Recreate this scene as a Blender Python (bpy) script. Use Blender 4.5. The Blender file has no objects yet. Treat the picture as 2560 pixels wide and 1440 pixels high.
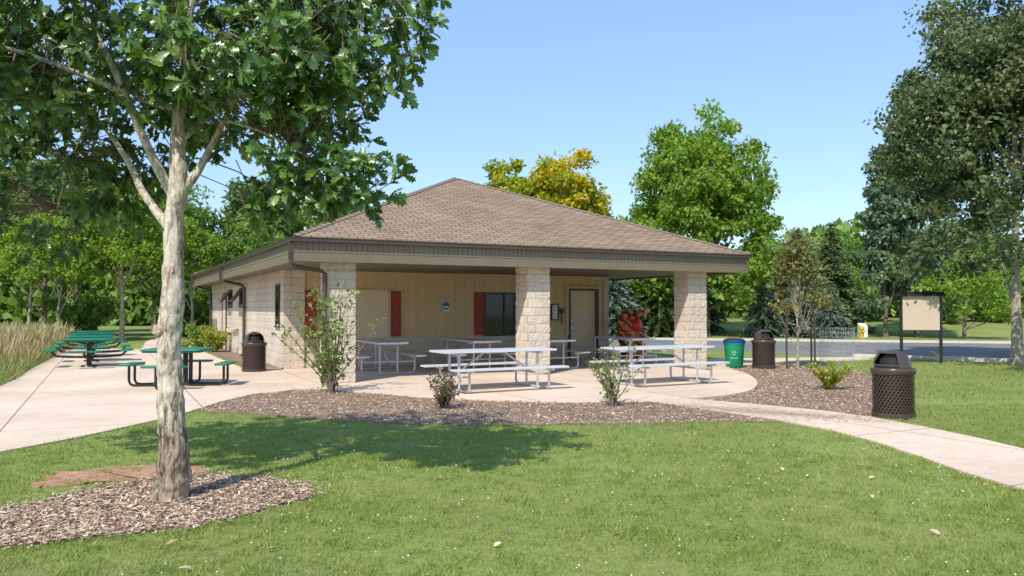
import bpy, math, random
import numpy as np
from mathutils import Vector, Matrix, noise
rnd=random.Random(7); rng=np.random.default_rng(11)
S=bpy.context.scene
COL=S.collection
# ------------------------------------------------------------------ materials
def newmat(name):
    m=bpy.data.materials.new(name); m.use_nodes=True
    nt=m.node_tree; b=nt.nodes['Principled BSDF']
    return m,nt,b
def N(nt,t,**k):
    n=nt.nodes.new(t)
    for a,v in k.items():
        if a in n.inputs: n.inputs[a].default_value=v
        else: setattr(n,a,v)
    return n
def c4(c): return (c[0],c[1],c[2],1)
def ramp(nt,fac,stops):
    r=nt.nodes.new('ShaderNodeValToRGB'); e=r.color_ramp.elements
    while len(e)<len(stops): e.new(.5)
    for i,(p,c) in enumerate(stops): e[i].position=p; e[i].color=c4(c)
    nt.links.new(fac,r.inputs[0]); return r.outputs[0]
def pm(name,c1,c2=None,scale=8,rough=.7,bump=0,bscale=60,metal=0,detail=6,spec=.5,stretch=(1,1,1)):
    m,nt,b=newmat(name); L=nt.links.new
    c2=c2 or tuple(x*.8 for x in c1)
    tc=N(nt,'ShaderNodeTexCoord'); mp=N(nt,'ShaderNodeMapping'); mp.inputs['Scale'].default_value=stretch
    L(tc.outputs['Object'],mp.inputs[0])
    no=N(nt,'ShaderNodeTexNoise',Scale=scale,Detail=detail,Roughness=.65); L(mp.outputs[0],no.inputs[0])
    L(ramp(nt,no.outputs[0],[(.3,c2),(.7,c1)]),b.inputs['Base Color'])
    b.inputs['Roughness'].default_value=rough; b.inputs['Metallic'].default_value=metal
    b.inputs['Specular IOR Level'].default_value=spec
    if bump:
        n2=N(nt,'ShaderNodeTexNoise',Scale=bscale,Detail=5); L(mp.outputs[0],n2.inputs[0])
        bp=N(nt,'ShaderNodeBump',Strength=bump,Distance=.01); L(n2.outputs[0],bp.inputs['Height']); L(bp.outputs[0],b.inputs['Normal'])
    return m
def leafmat(name,stops,trans=.3,rough=.5,patch=0,pcol=None,spec=.35,gain=1):
    stops=[(p,tuple(x*gain for x in c)) for p,c in stops]
    m,nt,b=newmat(name); L=nt.links.new
    at=N(nt,'ShaderNodeAttribute',attribute_name='rnd')
    col=ramp(nt,at.outputs['Fac'],stops)
    if patch:
        tc=N(nt,'ShaderNodeTexCoord')
        for sc,pc,lo,hi in patch:
            no=N(nt,'ShaderNodeTexNoise',Scale=sc,Detail=5,Roughness=.6); L(tc.outputs['Object'],no.inputs[0])
            f=N(nt,'ShaderNodeMapRange'); f.inputs[1].default_value=lo; f.inputs[2].default_value=hi; f.inputs[4].default_value=.85; L(no.outputs[0],f.inputs[0])
            mx=N(nt,'ShaderNodeMix',data_type='RGBA'); L(f.outputs[0],mx.inputs[0]); L(col,mx.inputs[6]); mx.inputs[7].default_value=c4(pc); col=mx.outputs[2]
    L(col,b.inputs['Base Color']); b.inputs['Roughness'].default_value=rough; b.inputs['Specular IOR Level'].default_value=spec
    if trans:
        tr=N(nt,'ShaderNodeBsdfTranslucent'); hs=N(nt,'ShaderNodeHueSaturation',Value=1.5,Saturation=1.1,Hue=.49); L(col,hs.inputs['Color']); L(hs.outputs[0],tr.inputs[0])
        mx=N(nt,'ShaderNodeMixShader'); mx.inputs[0].default_value=trans
        L(b.outputs[0],mx.inputs[1]); L(tr.outputs[0],mx.inputs[2]); L(mx.outputs[0],nt.nodes['Material Output'].inputs[0])
    return m
def uvz(nt,useuv=False):
    tc=N(nt,'ShaderNodeTexCoord')
    if useuv: return tc,tc.outputs['UV']
    sp=N(nt,'ShaderNodeSeparateXYZ'); nt.links.new(tc.outputs['Object'],sp.inputs[0])
    ad=N(nt,'ShaderNodeMath',operation='ADD'); nt.links.new(sp.outputs[0],ad.inputs[0]); nt.links.new(sp.outputs[1],ad.inputs[1])
    cb=N(nt,'ShaderNodeCombineXYZ'); nt.links.new(ad.outputs[0],cb.inputs[0]); nt.links.new(sp.outputs[2],cb.inputs[1])
    return tc,cb.outputs[0]
def brickmat(name,c1,c2,mortar,bw,rh,ms,rough,bump,nb=.5,nscale=40,useuv=False,dist=.01,dirty=None,warp=0):
    m,nt,b=newmat(name); L=nt.links.new
    tc,vec=uvz(nt,useuv)
    if warp:
        wn=N(nt,'ShaderNodeTexNoise',Scale=9); L(vec,wn.inputs[0])
        vm=N(nt,'ShaderNodeVectorMath',operation='MULTIPLY_ADD'); L(wn.outputs[1],vm.inputs[0]); vm.inputs[1].default_value=(warp,warp,0); L(vec,vm.inputs[2]); vec=vm.outputs[0]
    br=N(nt,'ShaderNodeTexBrick'); L(vec,br.inputs[0])
    br.inputs['Scale'].default_value=1; br.inputs['Brick Width'].default_value=bw; br.inputs['Row Height'].default_value=rh
    br.inputs['Mortar Size'].default_value=ms; br.inputs['Mortar Smooth'].default_value=.3
    br.inputs['Color1'].default_value=c4(c1); br.inputs['Color2'].default_value=c4(c2); br.inputs['Mortar'].default_value=c4(mortar)
    no=N(nt,'ShaderNodeTexNoise',Scale=nscale,Detail=6,Roughness=.7); L(tc.outputs['Object'],no.inputs[0])
    n2=N(nt,'ShaderNodeTexNoise',Scale=.9,Detail=5); L(tc.outputs['Object'],n2.inputs[0])
    r=ramp(nt,no.outputs[0],[(.25,(.74,.74,.74)),(.75,(1.16,1.16,1.16))])
    r2=ramp(nt,n2.outputs[0],[(.3,dirty or (.88,.87,.86)),(.65,(1.06,1.06,1.06))])
    mx=N(nt,'ShaderNodeMix',data_type='RGBA',blend_type='MULTIPLY'); mx.inputs[0].default_value=1; L(br.outputs[0],mx.inputs[6]); L(r,mx.inputs[7])
    m2=N(nt,'ShaderNodeMix',data_type='RGBA',blend_type='MULTIPLY'); m2.inputs[0].default_value=1; L(mx.outputs[2],m2.inputs[6]); L(r2,m2.inputs[7])
    L(m2.outputs[2],b.inputs['Base Color']); b.inputs['Roughness'].default_value=rough; b.inputs['Specular IOR Level'].default_value=.2
    h=N(nt,'ShaderNodeMath',operation='MULTIPLY_ADD'); L(no.outputs[0],h.inputs[0]); h.inputs[1].default_value=nb
    inv=N(nt,'ShaderNodeMath',operation='SUBTRACT'); inv.inputs[0].default_value=1; L(br.outputs[1],inv.inputs[1]); L(inv.outputs[0],h.inputs[2])
    bp=N(nt,'ShaderNodeBump',Strength=bump,Distance=dist); L(h.outputs[0],bp.inputs['Height']); L(bp.outputs[0],b.inputs['Normal'])
    return m
M={}
M['block']=brickmat('split_face_block',(.67,.58,.47),(.60,.515,.41),(.46,.39,.31),.4,.2,.006,.95,.75,1.2,20,dist=.013)
M['shingle']=brickmat('asphalt_shingle',(.36,.26,.18),(.265,.187,.128),(.085,.06,.042),.32,.145,.013,.95,.8,.5,60,useuv=True,dist=.01,dirty=(.84,.84,.85),warp=.02)
M['siding']=pm('beige_siding',(.66,.50,.285),(.59,.44,.25),3,.75,.15,80)
M['trim']=pm('beige_trim',(.60,.47,.29),(.54,.42,.255),4,.7)
M['panel']=pm('beige_panel',(.70,.58,.39),(.65,.54,.36),2,.6)
M['fascia']=pm('taupe_metal',(.20,.165,.105),(.165,.135,.088),3,.5,.05,8)
M['gutter']=pm('brown_metal',(.080,.058,.043),(.058,.042,.032),3,.4)
M['red']=pm('red_shutter_paint',(.34,.045,.025),(.27,.035,.02),5,.6)
M['black']=pm('black_paint',(.02,.02,.022),(.013,.013,.014),9,.4)
M['dark']=pm('dark_void',(.012,.011,.01),(.008,.008,.008),5,.8)
M['green']=pm('green_plastisol',(.004,.20,.11),(.003,.155,.085),12,.35)
M['galv']=pm('galvanised_tube',(.60,.61,.63),(.45,.46,.48),14,.45,.1,40,metal=.4)
M['alu']=pm('aluminium_plank',(.74,.75,.76),(.60,.61,.63),6,.42,.05,30,metal=.25,stretch=(1,8,8))
M['brownmesh']=pm('brown_coated_steel',(.078,.048,.036),(.050,.031,.023),12,.4)
M['dome']=pm('brown_plastic_dome',(.080,.058,.050),(.055,.041,.036),7,.30)
M['white']=pm('white_plastic',(.75,.76,.75),(.66,.67,.66),5,.5)
M['greenbin']=pm('green_bin_plastic',(.005,.27,.12),(.003,.22,.09),4,.4)
M['blue']=pm('blue_liner',(.015,.07,.35),(.01,.04,.22),12,.35,.4,14)
M['bluesign']=pm('blue_sign_paint',(.05,.22,.45),(.04,.18,.40),5,.5)
M['yellow']=pm('yellow_paint',(.60,.38,.03),(.50,.32,.03),5,.5)
M['board']=pm('tan_board',(.56,.46,.34),(.51,.42,.31),3,.8)
M['metal']=pm('satin_metal',(.5,.5,.5),(.4,.4,.4),8,.3,metal=.9)
M['kerb']=pm('kerb_concrete',(.62,.56,.49),(.52,.47,.41),5,.9,.2,60)
M['glass'],nt,b=newmat('dark_glass'); tc=N(nt,'ShaderNodeTexCoord'); no=N(nt,'ShaderNodeTexNoise',Scale=.8); nt.links.new(tc.outputs['Object'],no.inputs[0])
nt.links.new(ramp(nt,no.outputs[0],[(.3,(.006,.008,.009)),(.7,(.015,.018,.02))]),b.inputs['Base Color']); b.inputs['Roughness'].default_value=.04
# grooved fascia and soffit
def groove(name,c1,cd,period,axis='uz',rough=.5,w=.1):
    m,nt,b=newmat(name); L=nt.links.new; tc,vec=uvz(nt)
    if axis=='x': vec=tc.outputs['Object']
    sp=N(nt,'ShaderNodeSeparateXYZ'); L(vec,sp.inputs[0])
    a=N(nt,'ShaderNodeMath',operation='DIVIDE'); L(sp.outputs[0],a.inputs[0]); a.inputs[1].default_value=period
    fr=N(nt,'ShaderNodeMath',operation='FRACT'); L(a.outputs[0],fr.inputs[0])
    no=N(nt,'ShaderNodeTexNoise',Scale=2,Detail=5); L(tc.outputs['Object'],no.inputs[0])
    base=ramp(nt,no.outputs[0],[(.3,tuple(x*.8 for x in c1)),(.7,c1)])
    mk=ramp(nt,fr.outputs[0],[(0,(1,1,1)),(w,(1,1,1)),(w+.08,(0,0,0))])
    mx=N(nt,'ShaderNodeMix',data_type='RGBA'); L(mk,mx.inputs[0]); L(base,mx.inputs[6]); mx.inputs[7].default_value=c4(cd); L(mx.outputs[2],b.inputs['Base Color'])
    bp=N(nt,'ShaderNodeBump',Strength=.8,Distance=.008,invert=True); L(mk,bp.inputs['Height']); L(bp.outputs[0],b.inputs['Normal']); b.inputs['Roughness'].default_value=rough
    return m
M['fasciag']=groove('grooved_taupe_fascia',(.225,.183,.12),(.09,.072,.05),.115,w=.08)
M['soffit']=groove('grooved_soffit',(.165,.135,.097),(.05,.04,.03),.13,'x')
# ground family
def groundmat(name,stops,s1,s2,rough=.95,bump=.5,dist=.02,stops2=None):
    m,nt,b=newmat(name); L=nt.links.new; tc=N(nt,'ShaderNodeTexCoord')
    a=N(nt,'ShaderNodeTexNoise',Scale=s1,Detail=8,Roughness=.7); L(tc.outputs['Object'],a.inputs[0])
    c=N(nt,'ShaderNodeTexNoise',Scale=s2,Detail=5); L(tc.outputs['Object'],c.inputs[0])
    r1=ramp(nt,a.outputs[0],stops); r2=ramp(nt,c.outputs[0],stops2 or [(.3,(.78,.78,.78)),(.7,(1.12,1.12,1.12))])
    mx=N(nt,'ShaderNodeMix',data_type='RGBA',blend_type='MULTIPLY'); mx.inputs[0].default_value=1; L(r1,mx.inputs[6]); L(r2,mx.inputs[7]); L(mx.outputs[2],b.inputs['Base Color'])
    b.inputs['Roughness'].default_value=rough; b.inputs['Specular IOR Level'].default_value=.15
    if bump:
        bp=N(nt,'ShaderNodeBump',Strength=bump,Distance=dist); L(a.outputs[0],bp.inputs['Height']); L(bp.outputs[0],b.inputs['Normal'])
    return m
M['ground']=groundmat('lawn_ground',[(.3,(.16,.19,.05)),(.55,(.24,.285,.08)),(.75,(.33,.35,.14))],14,.35,bump=.6,dist=.04)
M['mulchbase']=groundmat('mulch_base',[(.3,(.16,.10,.065)),(.55,(.34,.235,.165)),(.75,(.48,.36,.265))],38,.8,bump=1,dist=.03)
M['soil']=groundmat('bare_soil',[(.3,(.25,.125,.07)),(.5,(.43,.245,.15)),(.7,(.56,.38,.26))],9,1.6,bump=1,dist=.03)
M['asphalt']=groundmat('asphalt',[(.3,(.16,.157,.155)),(.6,(.21,.207,.205)),(.8,(.26,.255,.25))],30,.25,rough=.95,bump=.3,dist=.01)
def concretemat():
    m=groundmat('pink_concrete',[(.25,(.62,.48,.365)),(.55,(.72,.565,.44)),(.8,(.77,.62,.49))],5,.5,rough=.85,bump=.15,dist=.004,stops2=[(.3,(.82,.81,.79)),(.7,(1.04,1.04,1.04))])
    nt=m.node_tree; L=nt.links.new; b=nt.nodes['Principled BSDF']
    src=b.inputs['Base Color'].links[0].from_socket
    tc=N(nt,'ShaderNodeTexCoord'); mp=N(nt,'ShaderNodeMapping'); mp.inputs['Rotation'].default_value=(0,0,-math.radians(26.9)); mp.inputs['Location'].default_value=(1.2,.8,0); L(tc.outputs['Object'],mp.inputs[0])
    br=N(nt,'ShaderNodeTexBrick',offset=0.0); L(mp.outputs[0],br.inputs[0]); br.inputs['Scale'].default_value=1; br.inputs['Brick Width'].default_value=2.6; br.inputs['Row Height'].default_value=2.6; br.inputs['Mortar Size'].default_value=.014; br.inputs['Mortar Smooth'].default_value=.5
    mx=N(nt,'ShaderNodeMix',data_type='RGBA'); L(br.outputs[1],mx.inputs[0]); L(src,mx.inputs[6]); mx.inputs[7].default_value=(.26,.185,.14,1); L(mx.outputs[2],b.inputs['Base Color'])
    return m
M['concrete']=concretemat()
# bark
def barkmat(name,light,dark,low,zlow=0,sc=34,dist=.02,lo_=.36,hi_=.55):
    m,nt,b=newmat(name); L=nt.links.new; tc=N(nt,'ShaderNodeTexCoord'); mp=N(nt,'ShaderNodeMapping'); mp.inputs['Scale'].default_value=(1,1,.17); L(tc.outputs['Object'],mp.inputs[0])
    v=N(nt,'ShaderNodeTexNoise',Scale=sc,Detail=8,Roughness=.72,Distortion=.8); L(mp.outputs[0],v.inputs[0])
    p=N(nt,'ShaderNodeTexNoise',Scale=7,Detail=8,Roughness=.75); L(tc.outputs['Object'],p.inputs[0])
    c=ramp(nt,v.outputs[0],[(lo_,dark),((lo_+hi_)/2,tuple((a*.6+b_*.4) for a,b_ in zip(light,dark))),(hi_,light)])
    d=ramp(nt,p.outputs[0],[(.38,(.62,.58,.53)),(.46,(.94,.94,.94)),(.62,(1.14,1.14,1.14))])
    mx=N(nt,'ShaderNodeMix',data_type='RGBA',blend_type='MULTIPLY'); mx.inputs[0].default_value=1; L(c,mx.inputs[6]); L(d,mx.inputs[7]); out=mx.outputs[2]
    if zlow:
        sp=N(nt,'ShaderNodeSeparateXYZ'); L(tc.outputs['Object'],sp.inputs[0])
        ad=N(nt,'ShaderNodeMath',operation='MULTIPLY_ADD'); L(v.outputs[0],ad.inputs[0]); ad.inputs[1].default_value=1.6; L(sp.outputs[2],ad.inputs[2])
        mr=N(nt,'ShaderNodeMapRange'); mr.inputs[1].default_value=zlow; mr.inputs[2].default_value=zlow+.45; L(ad.outputs[0],mr.inputs[0])
        lo=ramp(nt,v.outputs[0],[(.42,tuple(x*.25 for x in low)),(.54,low)])
        m2=N(nt,'ShaderNodeMix',data_type='RGBA'); L(mr.outputs[0],m2.inputs[0]); L(lo,m2.inputs[6]); L(out,m2.inputs[7]); out=m2.outputs[2]
    L(out,b.inputs['Base Color']); b.inputs['Roughness'].default_value=.95; b.inputs['Specular IOR Level'].default_value=.15
    bp=N(nt,'ShaderNodeBump',Strength=1,Distance=dist); L(v.outputs[0],bp.inputs['Height'])
    b2=N(nt,'ShaderNodeBump',Strength=.6,Distance=dist); L(p.outputs[0],b2.inputs['Height']); L(bp.outputs[0],b2.inputs['Normal']); L(b2.outputs[0],b.inputs['Normal'])
    return m
M['bark']=barkmat('pale_oak_bark',(.80,.70,.575),(.32,.25,.185),(.47,.37,.275),1.3,26,.03,.39,.54)
M['barkdark']=barkmat('grey_bark',(.24,.2,.16),(.09,.07,.052),(0,0,0))
M['barkpale']=barkmat('pale_bark',(.46,.40,.31),(.19,.15,.11),(0,0,0))
M['stem']=pm('shrub_stem',(.22,.16,.11),(.14,.10,.07),20,.9)
M['scar']=pm('healed_wood',(.56,.45,.33),(.34,.24,.16),30,.9,.8,50)
M['oakleaf']=leafmat('oak_leaf',[(0,(.04,.095,.02)),(.4,(.08,.165,.033)),(.75,(.15,.26,.05)),(1,(.29,.38,.11))],.27,.33,spec=.75)
M['l_green']=leafmat('green_leaf',[(0,(.075,.145,.025)),(.5,(.15,.25,.045)),(1,(.27,.38,.085))],.42,gain=1.1)
M['l_bright']=leafmat('bright_leaf',[(0,(.11,.19,.022)),(.5,(.20,.32,.042)),(.93,(.31,.43,.07)),(1,(.48,.40,.06))],.45)
M['l_yellow']=leafmat('turning_leaf',[(0,(.16,.25,.025)),(.45,(.36,.38,.03)),(.8,(.62,.50,.035)),(1,(.78,.46,.03))],.45)
M['l_half']=leafmat('half_turned_leaf',[(0,(.12,.21,.025)),(.5,(.25,.33,.03)),(1,(.56,.48,.035))],.45)
M['l_dark']=leafmat('dark_leaf',[(0,(.065,.12,.03)),(.5,(.12,.20,.052)),(1,(.21,.31,.09))],.38,gain=1.12)
M['l_blue']=leafmat('bluegreen_leaf',[(0,(.07,.12,.065)),(.5,(.13,.205,.10)),(1,(.25,.33,.18))],.3)
M['l_olive']=leafmat('olive_leaf',[(0,(.05,.075,.028)),(.5,(.105,.15,.052)),(1,(.25,.29,.13))],.3)
M['l_young']=leafmat('bronze_green_leaf',[(0,(.12,.13,.04)),(.5,(.19,.22,.065)),(1,(.33,.26,.10))],.35)
M['l_spruce']=leafmat('spruce_needles',[(0,(.075,.12,.045)),(.6,(.15,.215,.08)),(1,(.24,.31,.13))],.25,.7)
M['l_bspruce']=leafmat('blue_spruce_needles',[(0,(.11,.15,.10)),(.6,(.19,.25,.18)),(1,(.30,.36,.27))],.25,.7)
M['l_shrub']=leafmat('shrub_leaf',[(0,(.10,.17,.03)),(.5,(.18,.28,.055)),(1,(.31,.38,.12))],.4)
M['l_yshrub']=leafmat('gold_shrub_leaf',[(0,(.18,.23,.03)),(.5,(.32,.37,.045)),(1,(.48,.47,.07))],.35)
M['l_redshrub']=leafmat('dark_red_leaf',[(0,(.05,.07,.022)),(.55,(.10,.12,.035)),(1,(.24,.07,.045))],.25)
M['blade']=leafmat('grass_blade',[(0,(.15,.21,.04)),(.5,(.265,.345,.075)),(.85,(.39,.45,.14)),(1,(.66,.59,.35))],.4,.6,patch=[(.55,(.41,.42,.18),.45,.72),(2.6,(.18,.27,.05),.5,.66),(5.5,(.50,.45,.24),.58,.74)],spec=.15)
M['prairie']=leafmat('tall_dry_grass',[(0,(.14,.19,.045)),(.3,(.30,.28,.11)),(.6,(.50,.38,.20)),(1,(.66,.53,.32))],.35,.7)
M['chip']=leafmat('wood_chip',[(0,(.17,.10,.065)),(.3,(.40,.27,.185)),(.75,(.58,.44,.325)),(1,(.78,.64,.50))],0,.9,spec=.15)
M['clover']=leafmat('clover_flower',[(0,(.6,.6,.5)),(1,(.8,.8,.74))],0,.8)
M['deadleaf']=leafmat('dead_leaf',[(0,(.40,.20,.09)),(.5,(.55,.38,.24)),(1,(.6,.5,.38))],0,.8)
M['lion'],nt,b=newmat('striped_fibreglass'); tc=N(nt,'ShaderNodeTexCoord')
w=N(nt,'ShaderNodeTexWave',Scale=2.0,Distortion=9,Detail=2); w.inputs['Detail Scale'].default_value=1.4; w.bands_direction='DIAGONAL'; nt.links.new(tc.outputs['Object'],w.inputs[0])
nt.links.new(ramp(nt,w.outputs[0],[(.2,(.14,.015,.008)),(.42,(.42,.045,.012)),(.8,(.66,.20,.02))]),b.inputs['Base Color']); b.inputs['Roughness'].default_value=.35
M['mouth']=pm('red_mouth_paint',(.70,.05,.05),(.55,.025,.03),6,.35)
M['muzzle']=pm('tan_muzzle_paint',(.75,.52,.28),(.65,.42,.2),6,.4)
M['tooth']=pm('ivory_paint',(.80,.76,.62),(.75,.7,.55),6,.4)
# ------------------------------------------------------------------ mesh builder
class MB:
    def __init__(s): s.v=[];s.f=[];s.m=[];s.uv=None
    def add(s,vs,fs,mi=0):
        o=len(s.v); s.v+= [tuple(v) for v in vs]; s.f+=[tuple(i+o for i in f) for f in fs]; s.m+=[mi]*len(fs)
    def box(s,a,b,mi=0,T=None):
        vs=[Vector((x,y,z)) for x in (a[0],b[0]) for y in (a[1],b[1]) for z in (a[2],b[2])]
        if T is not None: vs=[T@v for v in vs]
        s.add(vs,[(0,1,3,2),(4,6,7,5),(0,4,5,1),(2,3,7,6),(0,2,6,4),(1,5,7,3)],mi)
    def tube(s,pts,r,n=8,mi=0,cap=True,jit=0,jf=8):
        pts=[Vector(p) for p in pts]; rs=r if isinstance(r,(list,tuple)) else [r]*len(pts)
        vs=[];fs=[]; ref=None
        for i,p in enumerate(pts):
            t=(pts[min(i+1,len(pts)-1)]-pts[max(i-1,0)])
            t=t.normalized() if t.length>1e-9 else Vector((0,0,1))
            if ref is None:
                a=Vector((1,0,0)) if abs(t.x)<.9 else Vector((0,1,0)); ref=(a-t*a.dot(t)).normalized()
            else:
                ref=(ref-t*ref.dot(t)); ref=ref.normalized() if ref.length>1e-6 else t.orthogonal().normalized()
            bb=t.cross(ref)
            for k in range(n):
                an=2*math.pi*(k+.5)/n; d=ref*math.cos(an)+bb*math.sin(an); rr=rs[i]
                if jit: rr*=1+jit*noise.noise((p+d*.15)*jf)+jit*.5*noise.noise((p+d*.2)*jf*3.1)
                vs.append(p+d*rr)
        for i in range(len(pts)-1):
            for k in range(n):
                k2=(k+1)%n; fs.append((i*n+k,i*n+k2,(i+1)*n+k2,(i+1)*n+k))
        if cap: fs.append(tuple(range(n))[::-1]); fs.append(tuple((len(pts)-1)*n+k for k in range(n)))
        s.add(vs,fs,mi)
    def lathe(s,prof,n=24,mi=0,c=(0,0,0),skip=None):
        vs=[(c[0]+r*math.cos(2*math.pi*k/n),c[1]+r*math.sin(2*math.pi*k/n),c[2]+z) for r,z in prof for k in range(n)]; fs=[]
        for i in range(len(prof)-1):
            for k in range(n):
                if skip and skip(i,k): continue
                k2=(k+1)%n; fs.append((i*n+k,i*n+k2,(i+1)*n+k2,(i+1)*n+k))
        s.add(vs,fs,mi)
    def ell(s,c,r,mi=0,T=None,nu=18,nv=10):
        vs=[];fs=[]
        for j in range(nv+1):
            ph=math.pi*j/nv
            for k in range(nu):
                th=2*math.pi*k/nu; v=Vector((r[0]*math.sin(ph)*math.cos(th),r[1]*math.sin(ph)*math.sin(th),r[2]*math.cos(ph)))
                if T is not None: v=T@v
                vs.append(v+Vector(c))
        for j in range(nv):
            for k in range(nu):
                k2=(k+1)%nu; fs.append((j*nu+k,(j+1)*nu+k,(j+1)*nu+k2,j*nu+k2))
        s.add(vs,fs,mi)
    def obj(s,name,mats,parent=None,smooth=False,bevel=0,label=None,kind=None):
        me=bpy.data.meshes.new(name); me.from_pydata(s.v,[],s.f)
        for m in (mats if isinstance(mats,list) else [mats]): me.materials.append(m)
        me.polygons.foreach_set('material_index',s.m)
        if smooth:
            me.polygons.foreach_set('use_smooth',[True]*len(s.f))
            me.update()
            try: me.set_sharp_from_angle(angle=math.radians(45))
            except Exception: pass
        me.update(); o=bpy.data.objects.new(name,me); COL.objects.link(o)
        if parent: o.parent=parent
        if bevel:
            bm=o.modifiers.new('bevel','BEVEL'); bm.width=bevel; bm.segments=2; bm.limit_method='ANGLE'
        if label: o['label']=label
        if kind: o['kind']=kind
        return o
def top(name,label,cat,loc=(0,0,0),rot=0,group=None,scale=1):
    e=bpy.data.objects.new(name,None); e.empty_display_size=.2; COL.objects.link(e); e.location=loc; e.rotation_euler=(0,0,rot); e.scale=(scale,)*3
    e['label']=label; e['category']=cat
    if group: e['group']=group
    return e
def clone(o,loc,rot,scale=1,label=None,parent=None):
    n=o.copy(); COL.objects.link(n)
    if parent is None:
        n.location=loc; n.rotation_euler=(0,0,rot); n.scale=(scale,)*3 if not isinstance(scale,tuple) else scale
        if label: n['label']=label
    else: n.parent=parent
    for ch in list(o.children): clone(ch,None,None,parent=n)
    return n
def scatter(name,tv,tf,P,R,Sc,mat,parent=None,rv=None,kind=None,label=None):
    tv=np.array(tv,float); tf=np.array(tf); n=len(P); k=len(tv); q=tf.shape[1]; nf=len(tf)
    V=np.einsum('nij,kj->nki',R,tv)*np.asarray(Sc).reshape(n,1,-1)+np.asarray(P)[:,None,:]
    F=(tf[None]+(np.arange(n)*k)[:,None,None]).reshape(-1)
    me=bpy.data.meshes.new(name); me.vertices.add(n*k); me.vertices.foreach_set('co',V.astype(np.float32).reshape(-1))
    me.loops.add(n*nf*q); me.loops.foreach_set('vertex_index',F.astype(np.int32))
    me.polygons.add(n*nf); me.polygons.foreach_set('loop_start',(np.arange(n*nf)*q).astype(np.int32))
    try: me.polygons.foreach_set('loop_total',np.full(n*nf,q,np.int32))
    except Exception: pass
    me.update(calc_edges=True)
    at=me.attributes.new('rnd','FLOAT','FACE'); rv=rng.random(n) if rv is None else rv
    at.data.foreach_set('value',np.repeat(rv,nf).astype(np.float32))
    me.materials.append(mat); o=bpy.data.objects.new(name,me); COL.objects.link(o)
    if parent: o.parent=parent
    if kind: o['kind']=kind
    if label: o['label']=label
    return o
def nrm(a): return a/np.maximum(np.linalg.norm(a,axis=-1,keepdims=True),1e-9)
def unit(n): return nrm(rng.normal(size=(n,3)))
def frame(y,z):
    y=nrm(y); x=nrm(np.cross(y,z)); z=np.cross(x,y); return np.stack([x,y,z],axis=2)
LEAF=[(0,0,0),(.3,.45,.08),(0,1,0),(-.3,.45,.08)]; LEAFF=[(0,1,2,3)]
hw=[.03,.16,.10,.27,.14,.33,.17,.26,.10,.0]
ys=[0,.14,.22,.38,.46,.60,.69,.82,.92,1.0]
OV=[];OF=[]
for i,(y,w_) in enumerate(zip(ys,hw)):
    dz=-.25*y*y
    OV+= [(-w_,y+(.06 if i%2 else -.02),dz+w_*.35),(0,y,dz),(w_,y+(.06 if i%2 else -.02),dz+w_*.35)]
for i in range(len(ys)-1):
    a=i*3; OF+=[(a,a+1,a+4,a+3),(a+1,a+2,a+5,a+4)]
# ------------------------------------------------------------------ trees
def make_tree(name,label,loc,h,base,R,mat,bark,nclump=70,per=130,leaf=.28,taper=0,seed=0,group=None,tr=.2,low=.35,rot=0,cr=.26,lim=14,minr=.03,lean=.02):
    global rng
    rng=np.random.default_rng(100+seed)
    t=top(name,label,'tree',loc,rot,group)
    hz=(h-base)/2; cz=base+hz
    d=unit(nclump); d[:,2]=np.where(d[:,2]<-.5,-d[:,2]*.6,d[:,2]); rad=.35+.65*rng.random(nclump)**.55
    C=d*rad[:,None]; prof=1-taper*(C[:,2]+1)/2
    C=np.stack([C[:,0]*R*prof,C[:,1]*R*prof,cz+C[:,2]*hz],1)
    rc=R*cr*(.55+.8*rng.random(nclump))
    ci=np.repeat(np.arange(nclump),per); n=len(ci)
    u=unit(n); off=u*(rng.random(n)**.45)[:,None]*rc[ci][:,None]*np.array([1,1,.75])
    P=C[ci]+off
    nn=nrm(u*.8+unit(n)*.75+np.array([0,0,.35])); y=nrm(unit(n)+np.array([0,0,-.3]))
    rv=np.clip(rng.random(n)*.55+rng.random(nclump)[ci]*.45,0,1)
    k=P[:,2]>.15
    scatter('crown',LEAF,LEAFF,P[k],frame(y,nn)[k],(leaf*(.6+.7*rng.random(n)))[k],mat,t,rv[k])
    mb=MB(); x0=0;pts=[];rs=[]
    for i in range(9):
        z=h*.88*i/8; pts.append((math.sin(i*1.3+seed)*lean*h*i/8,math.cos(i*1.7+seed)*lean*h*i/8,z)); rs.append(tr*(1-.88*i/8)*(1.25 if i==0 else 1))
    mb.tube(pts,rs,8,jit=.15)
    for k in range(lim):
        c=C[int(rng.integers(nclump))]; f=max(.18,min(.8,(c[2]-.12*h)/h/1.25)); i=f*8; a=Vector(pts[int(i)])
        b_=Vector(c); mid=(a+b_)/2+Vector((0,0,-.03*h)); r0=max(minr,rs[int(i)]*.45)
        mb.tube([a,mid,b_],[r0,r0*.6,r0*.3],5)
    mb.obj('trunk',bark,t,smooth=True)
    return t
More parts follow.
